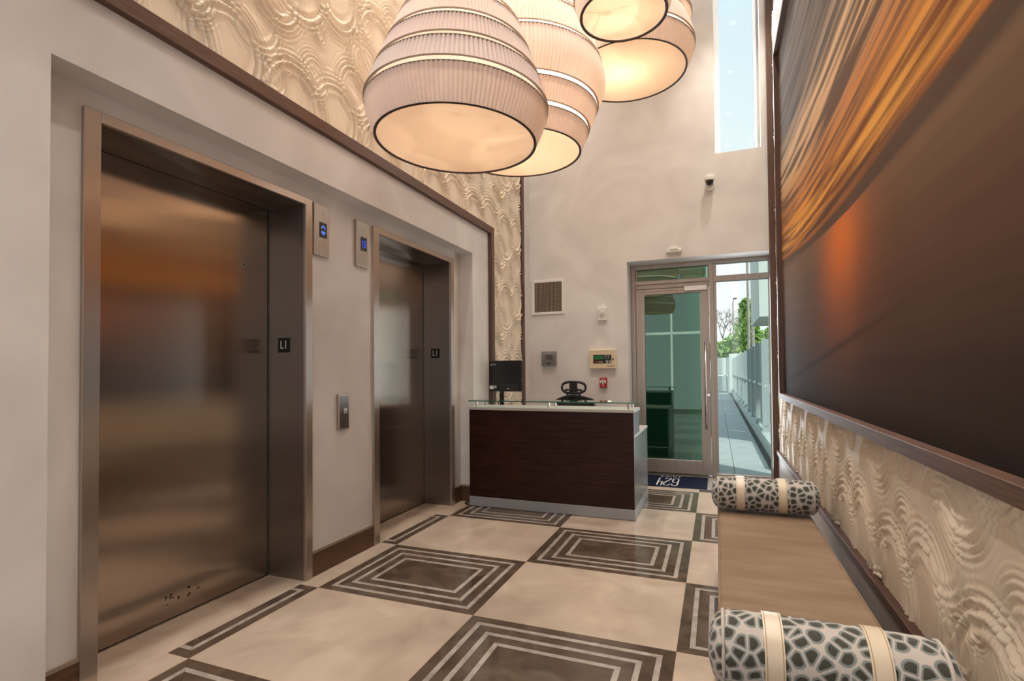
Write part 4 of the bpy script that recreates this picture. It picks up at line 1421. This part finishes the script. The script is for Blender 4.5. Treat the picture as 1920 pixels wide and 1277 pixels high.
yy = 10.61
while yy < 30:
    obj('infill_panel', bxs((0.835, 0.865, yy, yy + 1.40, 0.34, 1.87)), 'fence_panel', fe)
    yy += 1.62
obj('rail', bxs((0.80, 0.86, 10.55, 31.0, 1.02, 1.06)), 'white_wall_out', fe)
obj('bottom_rail', bxs((0.80, 0.86, 10.55, 31.0, 0.28, 0.32)), 'fence_paint', fe)
gt = thing('garden_gate', (0.3, 31.8, 0), 'pale panelled gate closing the far end of the walkway', 'gate')
obj('gate_panel', bxs((0.05, 0.55, 31.75, 31.80, 0.1, 0.95)), 'concrete_green', gt)
obj('gate_panel', bxs((0.05, 0.55, 31.75, 31.80, 1.0, 1.98)), 'white_wall_out', gt)
obj('gate_post', bxs((0.56, 0.66, 31.7, 31.85, 0, 2.0)), 'fence_paint', gt)
obj('gate_post', bxs((-0.10, 0.04, 31.7, 31.85, 0, 2.0)), 'fence_paint', gt)
ew = tag(obj('end_wall', bxs((0.66, 3.0, 31.9, 32.2, 0, 2.2)), 'white_wall_out'), 'white garden wall at the far end of the walkway behind the fence', 'wall')
gw_ = tag(obj('side_garden_wall', bxs((-6, -0.13, 8.35, 8.6, -0.075, 6.0)), 'garden_wall'), 'dark green outdoor wall close behind the glass door', 'wall')
cnp = tag(obj('building_overhang', bxs((0.775, 6.0, 11.0, 13.5, 2.34, 5.2)), 'white_wall_out'), 'pale corner of a building overhanging the fence at upper right', 'building')

def leaf_cloud(blobs, n, size, seed):
    r = np.random.default_rng(seed)
    V, F = [], []
    for (cx, cy, cz, rx, ry, rz), wgt in blobs:
        m = int(n * wgt)
        u = r.normal(size=(m, 3))
        u /= np.linalg.norm(u, axis=1)[:, None]
        u *= (r.random(m) ** 0.45)[:, None]
        c = np.array([cx, cy, cz]) + u * np.array([rx, ry, rz])
        a = r.normal(size=(m, 3))
        a /= np.linalg.norm(a, axis=1)[:, None]
        b = np.cross(a, r.normal(size=(m, 3)))
        b /= np.linalg.norm(b, axis=1)[:, None]
        s = size * (0.6 + 0.8 * r.random(m))[:, None]
        base = len(V) and sum(len(x) for x in V)
        q = np.stack([c - a * s, c + b * s * 0.45, c + a * s, c - b * s * 0.45], 1).reshape(-1, 3)
        F.append(np.arange(m * 4).reshape(-1, 4) + base)
        V.append(q)
    V = np.concatenate(V)
    F = np.concatenate(F)
    me = bpy.data.meshes.new('crown')
    me.from_pydata(V.tolist(), [], F.tolist())
    return me

def tree(name, loc, blobs, n, size, seed, m, label, trunk_h, trunk_r):
    t = thing(name, loc, label, 'tree')
    me = leaf_cloud([((b[0] - loc[0], b[1] - loc[1], b[2] - loc[2], b[3], b[4], b[5]), b[6]) for b in blobs], n, size, seed)
    me.materials.append(MATS[m])
    link('crown', me, t)
    bm = bmesh.new()
    tube(bm, [(0, 0, 0), (0.05, 0, trunk_h * 0.5), (0, 0.05, trunk_h)], [trunk_r, trunk_r * 0.8, trunk_r * 0.4], 8)
    obj('trunk', bm, 'bark', t, local=True, smooth=True)
    return t

tree('leafy_tree', (1.75, 34, -0.07), [(1.72, 34, 3.3, 0.75, 0.6, 1.0, 0.45), (1.68, 34, 4.6, 0.42, 0.5, 1.0, 0.25), (2.3, 34, 3.0, 0.5, 0.5, 0.55, 0.15), (1.15, 34, 2.5, 0.7, 0.6, 0.7, 0.15)], 3600, 0.15, 4, 'leaf', 'tall bright green tree rising behind the far end of the fence', 4.6, 0.10)
tree('broad_shrub', (0.5, 38, -0.07), [(0.1, 38, 2.5, 0.8, 0.6, 0.7, 0.5), (1.0, 38, 2.8, 0.7, 0.6, 0.8, 0.5)], 2600, 0.17, 5, 'leaf_pale', 'pale green bushy shrub beyond the far gate', 2.4, 0.07)
tree('side_shrub', (2.2, 20, -0.07), [(1.9, 20, 1.6, 0.35, 0.6, 1.0, 0.6), (1.95, 22, 2.4, 0.35, 0.5, 0.6, 0.4)], 2200, 0.10, 6, 'leaf_pale', 'pale green shrub growing behind the fence on the right', 2.0, 0.05)

for k, (px_, py_, hh, lab) in enumerate(((1.60, 30.5, 10.2, 'slender grey palm trunk on the left of the pair beyond the fence'), (1.56, 26.4, 9.2, 'slender grey palm trunk on the right of the pair beyond the fence'))):
    pt = thing('palm_tree', (px_, py_, -0.07), lab, 'tree')
    bm = bmesh.new()
    zz = np.linspace(0, hh, 40)
    tube(bm, [(0.02 * math.sin(z * 0.4), 0, z) for z in zz], [0.075 - 0.002 * z + 0.004 * (i % 2) for i, z in enumerate(zz)], 12)
    obj('trunk', bm, 'palm_bark', pt, local=True, smooth=True)
    for q in range(12):
        a = 2 * PI * q / 12
        bm = bmesh.new()
        prev = None
        for s_ in np.linspace(0, 1, 9):
            r_ = 1.5 * s_
            zc = hh + 0.6 * math.sin(s_ * 2.2) - 1.0 * s_ * s_
            w = 0.22 * (1 - s_) + 0.02
            c = Vector((r_ * math.cos(a), r_ * math.sin(a), zc))
            n_ = Vector((-math.sin(a), math.cos(a), 0)) * w
            cur = (bm.verts.new(c - n_ + Vector((0, 0, -0.1))), bm.verts.new(c), bm.verts.new(c + n_ + Vector((0, 0, -0.1))))
            if prev:
                bm.faces.new((prev[0], cur[0], cur[1], prev[1]))
                bm.faces.new((prev[1], cur[1], cur[2], prev[2]))
            prev = cur
        obj('frond', bm, 'leaf', pt, local=True)

# leafless tree and street light seen against the sky
bt_ = thing('bare_tree', (0.55, 45, -0.07), 'leafless branching tree against the sky left of the palms', 'tree')
bm = bmesh.new()
rb = random.Random(5)
def branch(p, d, ln, r, depth):
    q = p + d * ln
    tube(bm, [p, p.lerp(q, 0.5) + Vector((rb.uniform(-1, 1), 0, rb.uniform(-1, 1))) * ln * 0.08, q], [r, r * 0.85, r * 0.65], 5)
    if depth == 0:
        return
    for _ in range(3 if depth > 1 else 2):
        nd = (d + Vector((rb.uniform(-0.95, 0.95), rb.uniform(-0.3, 0.3), rb.uniform(-0.25, 0.55)))).normalized()
        branch(q, nd, ln * rb.uniform(0.62, 0.82), r * 0.62, depth - 1)
branch(Vector((0.35, 0, 0)), Vector((0.0, 0, 1)), 2.9, 0.11, 0)
branch(Vector((0.35, 0, 2.8)), Vector((-0.35, 0, 0.9)).normalized(), 1.15, 0.085, 5)
branch(Vector((0.35, 0, 2.8)), Vector((0.25, 0, 0.95)).normalized(), 1.0, 0.07, 4)
obj('branches', bm, 'bark', bt_, local=True, smooth=True)
lp2 = thing('street_light', (1.20, 42, -0.07), 'thin street light pole with small head beyond the shrubs', 'street light')
bm = bmesh.new()
tube(bm, [(0, 0, 0), (0, 0, 6.3), (0.05, 0, 6.55), (0.14, 0, 6.62)], [0.06, 0.045, 0.04, 0.035], 8)
obj('pole', bm, 'bark', lp2, local=True, smooth=True)
obj('lamp_head', bev(bxs((1.22, 1.46, 41.9, 42.1, 6.48, 6.60)), 0.02, 2), 'print_dark', lp2)

# ------------------------------------------------------------------ unseen ceiling downlights, added to give the walls a warm wash
def downlight(x, y, energy, label, ang=95, tiltx=0.0, tilty=0.0):
    t = thing('added_downlight', (x, y, CZ - 0.004), label, 'lamp', 'added ceiling downlights')
    bm = bmesh.new()
    lathe(bm, [(0.05, 0.0), (0.075, -0.004), (0.085, 0.0), (0.085, 0.004), (0.05, 0.004)], 28, close=True)
    obj('trim_ring', bm, 'white_plastic', t, local=True)
    bm = bmesh.new()
    cyl(bm, (0, 0, 0.001), (0, 0, 0.004), 0.05, 24)
    obj('lens', bm, 'added_lens_glow', t, local=True)
    l_ = light('added_wash_beam', 'SPOT', (0, 0, -0.02), energy, (1.0, 0.90, 0.79), (tiltx, tilty, 0), spot_size=math.radians(ang), spot_blend=0.9, shadow_soft_size=0.06)
    l_.parent = t
ORD = ('first', 'second', 'third', 'fourth', 'fifth')
for n_, y in zip(ORD, (0.2, 1.7, 3.2, 4.7, 6.0)):
    downlight(-1.95, y, 120, n_ + ' added unseen ceiling downlight from the assumed entrance, in the row along the elevator wall')
    downlight(0.28, y, 165, n_ + ' added unseen ceiling downlight from the assumed entrance, in the row along the artwork wall')
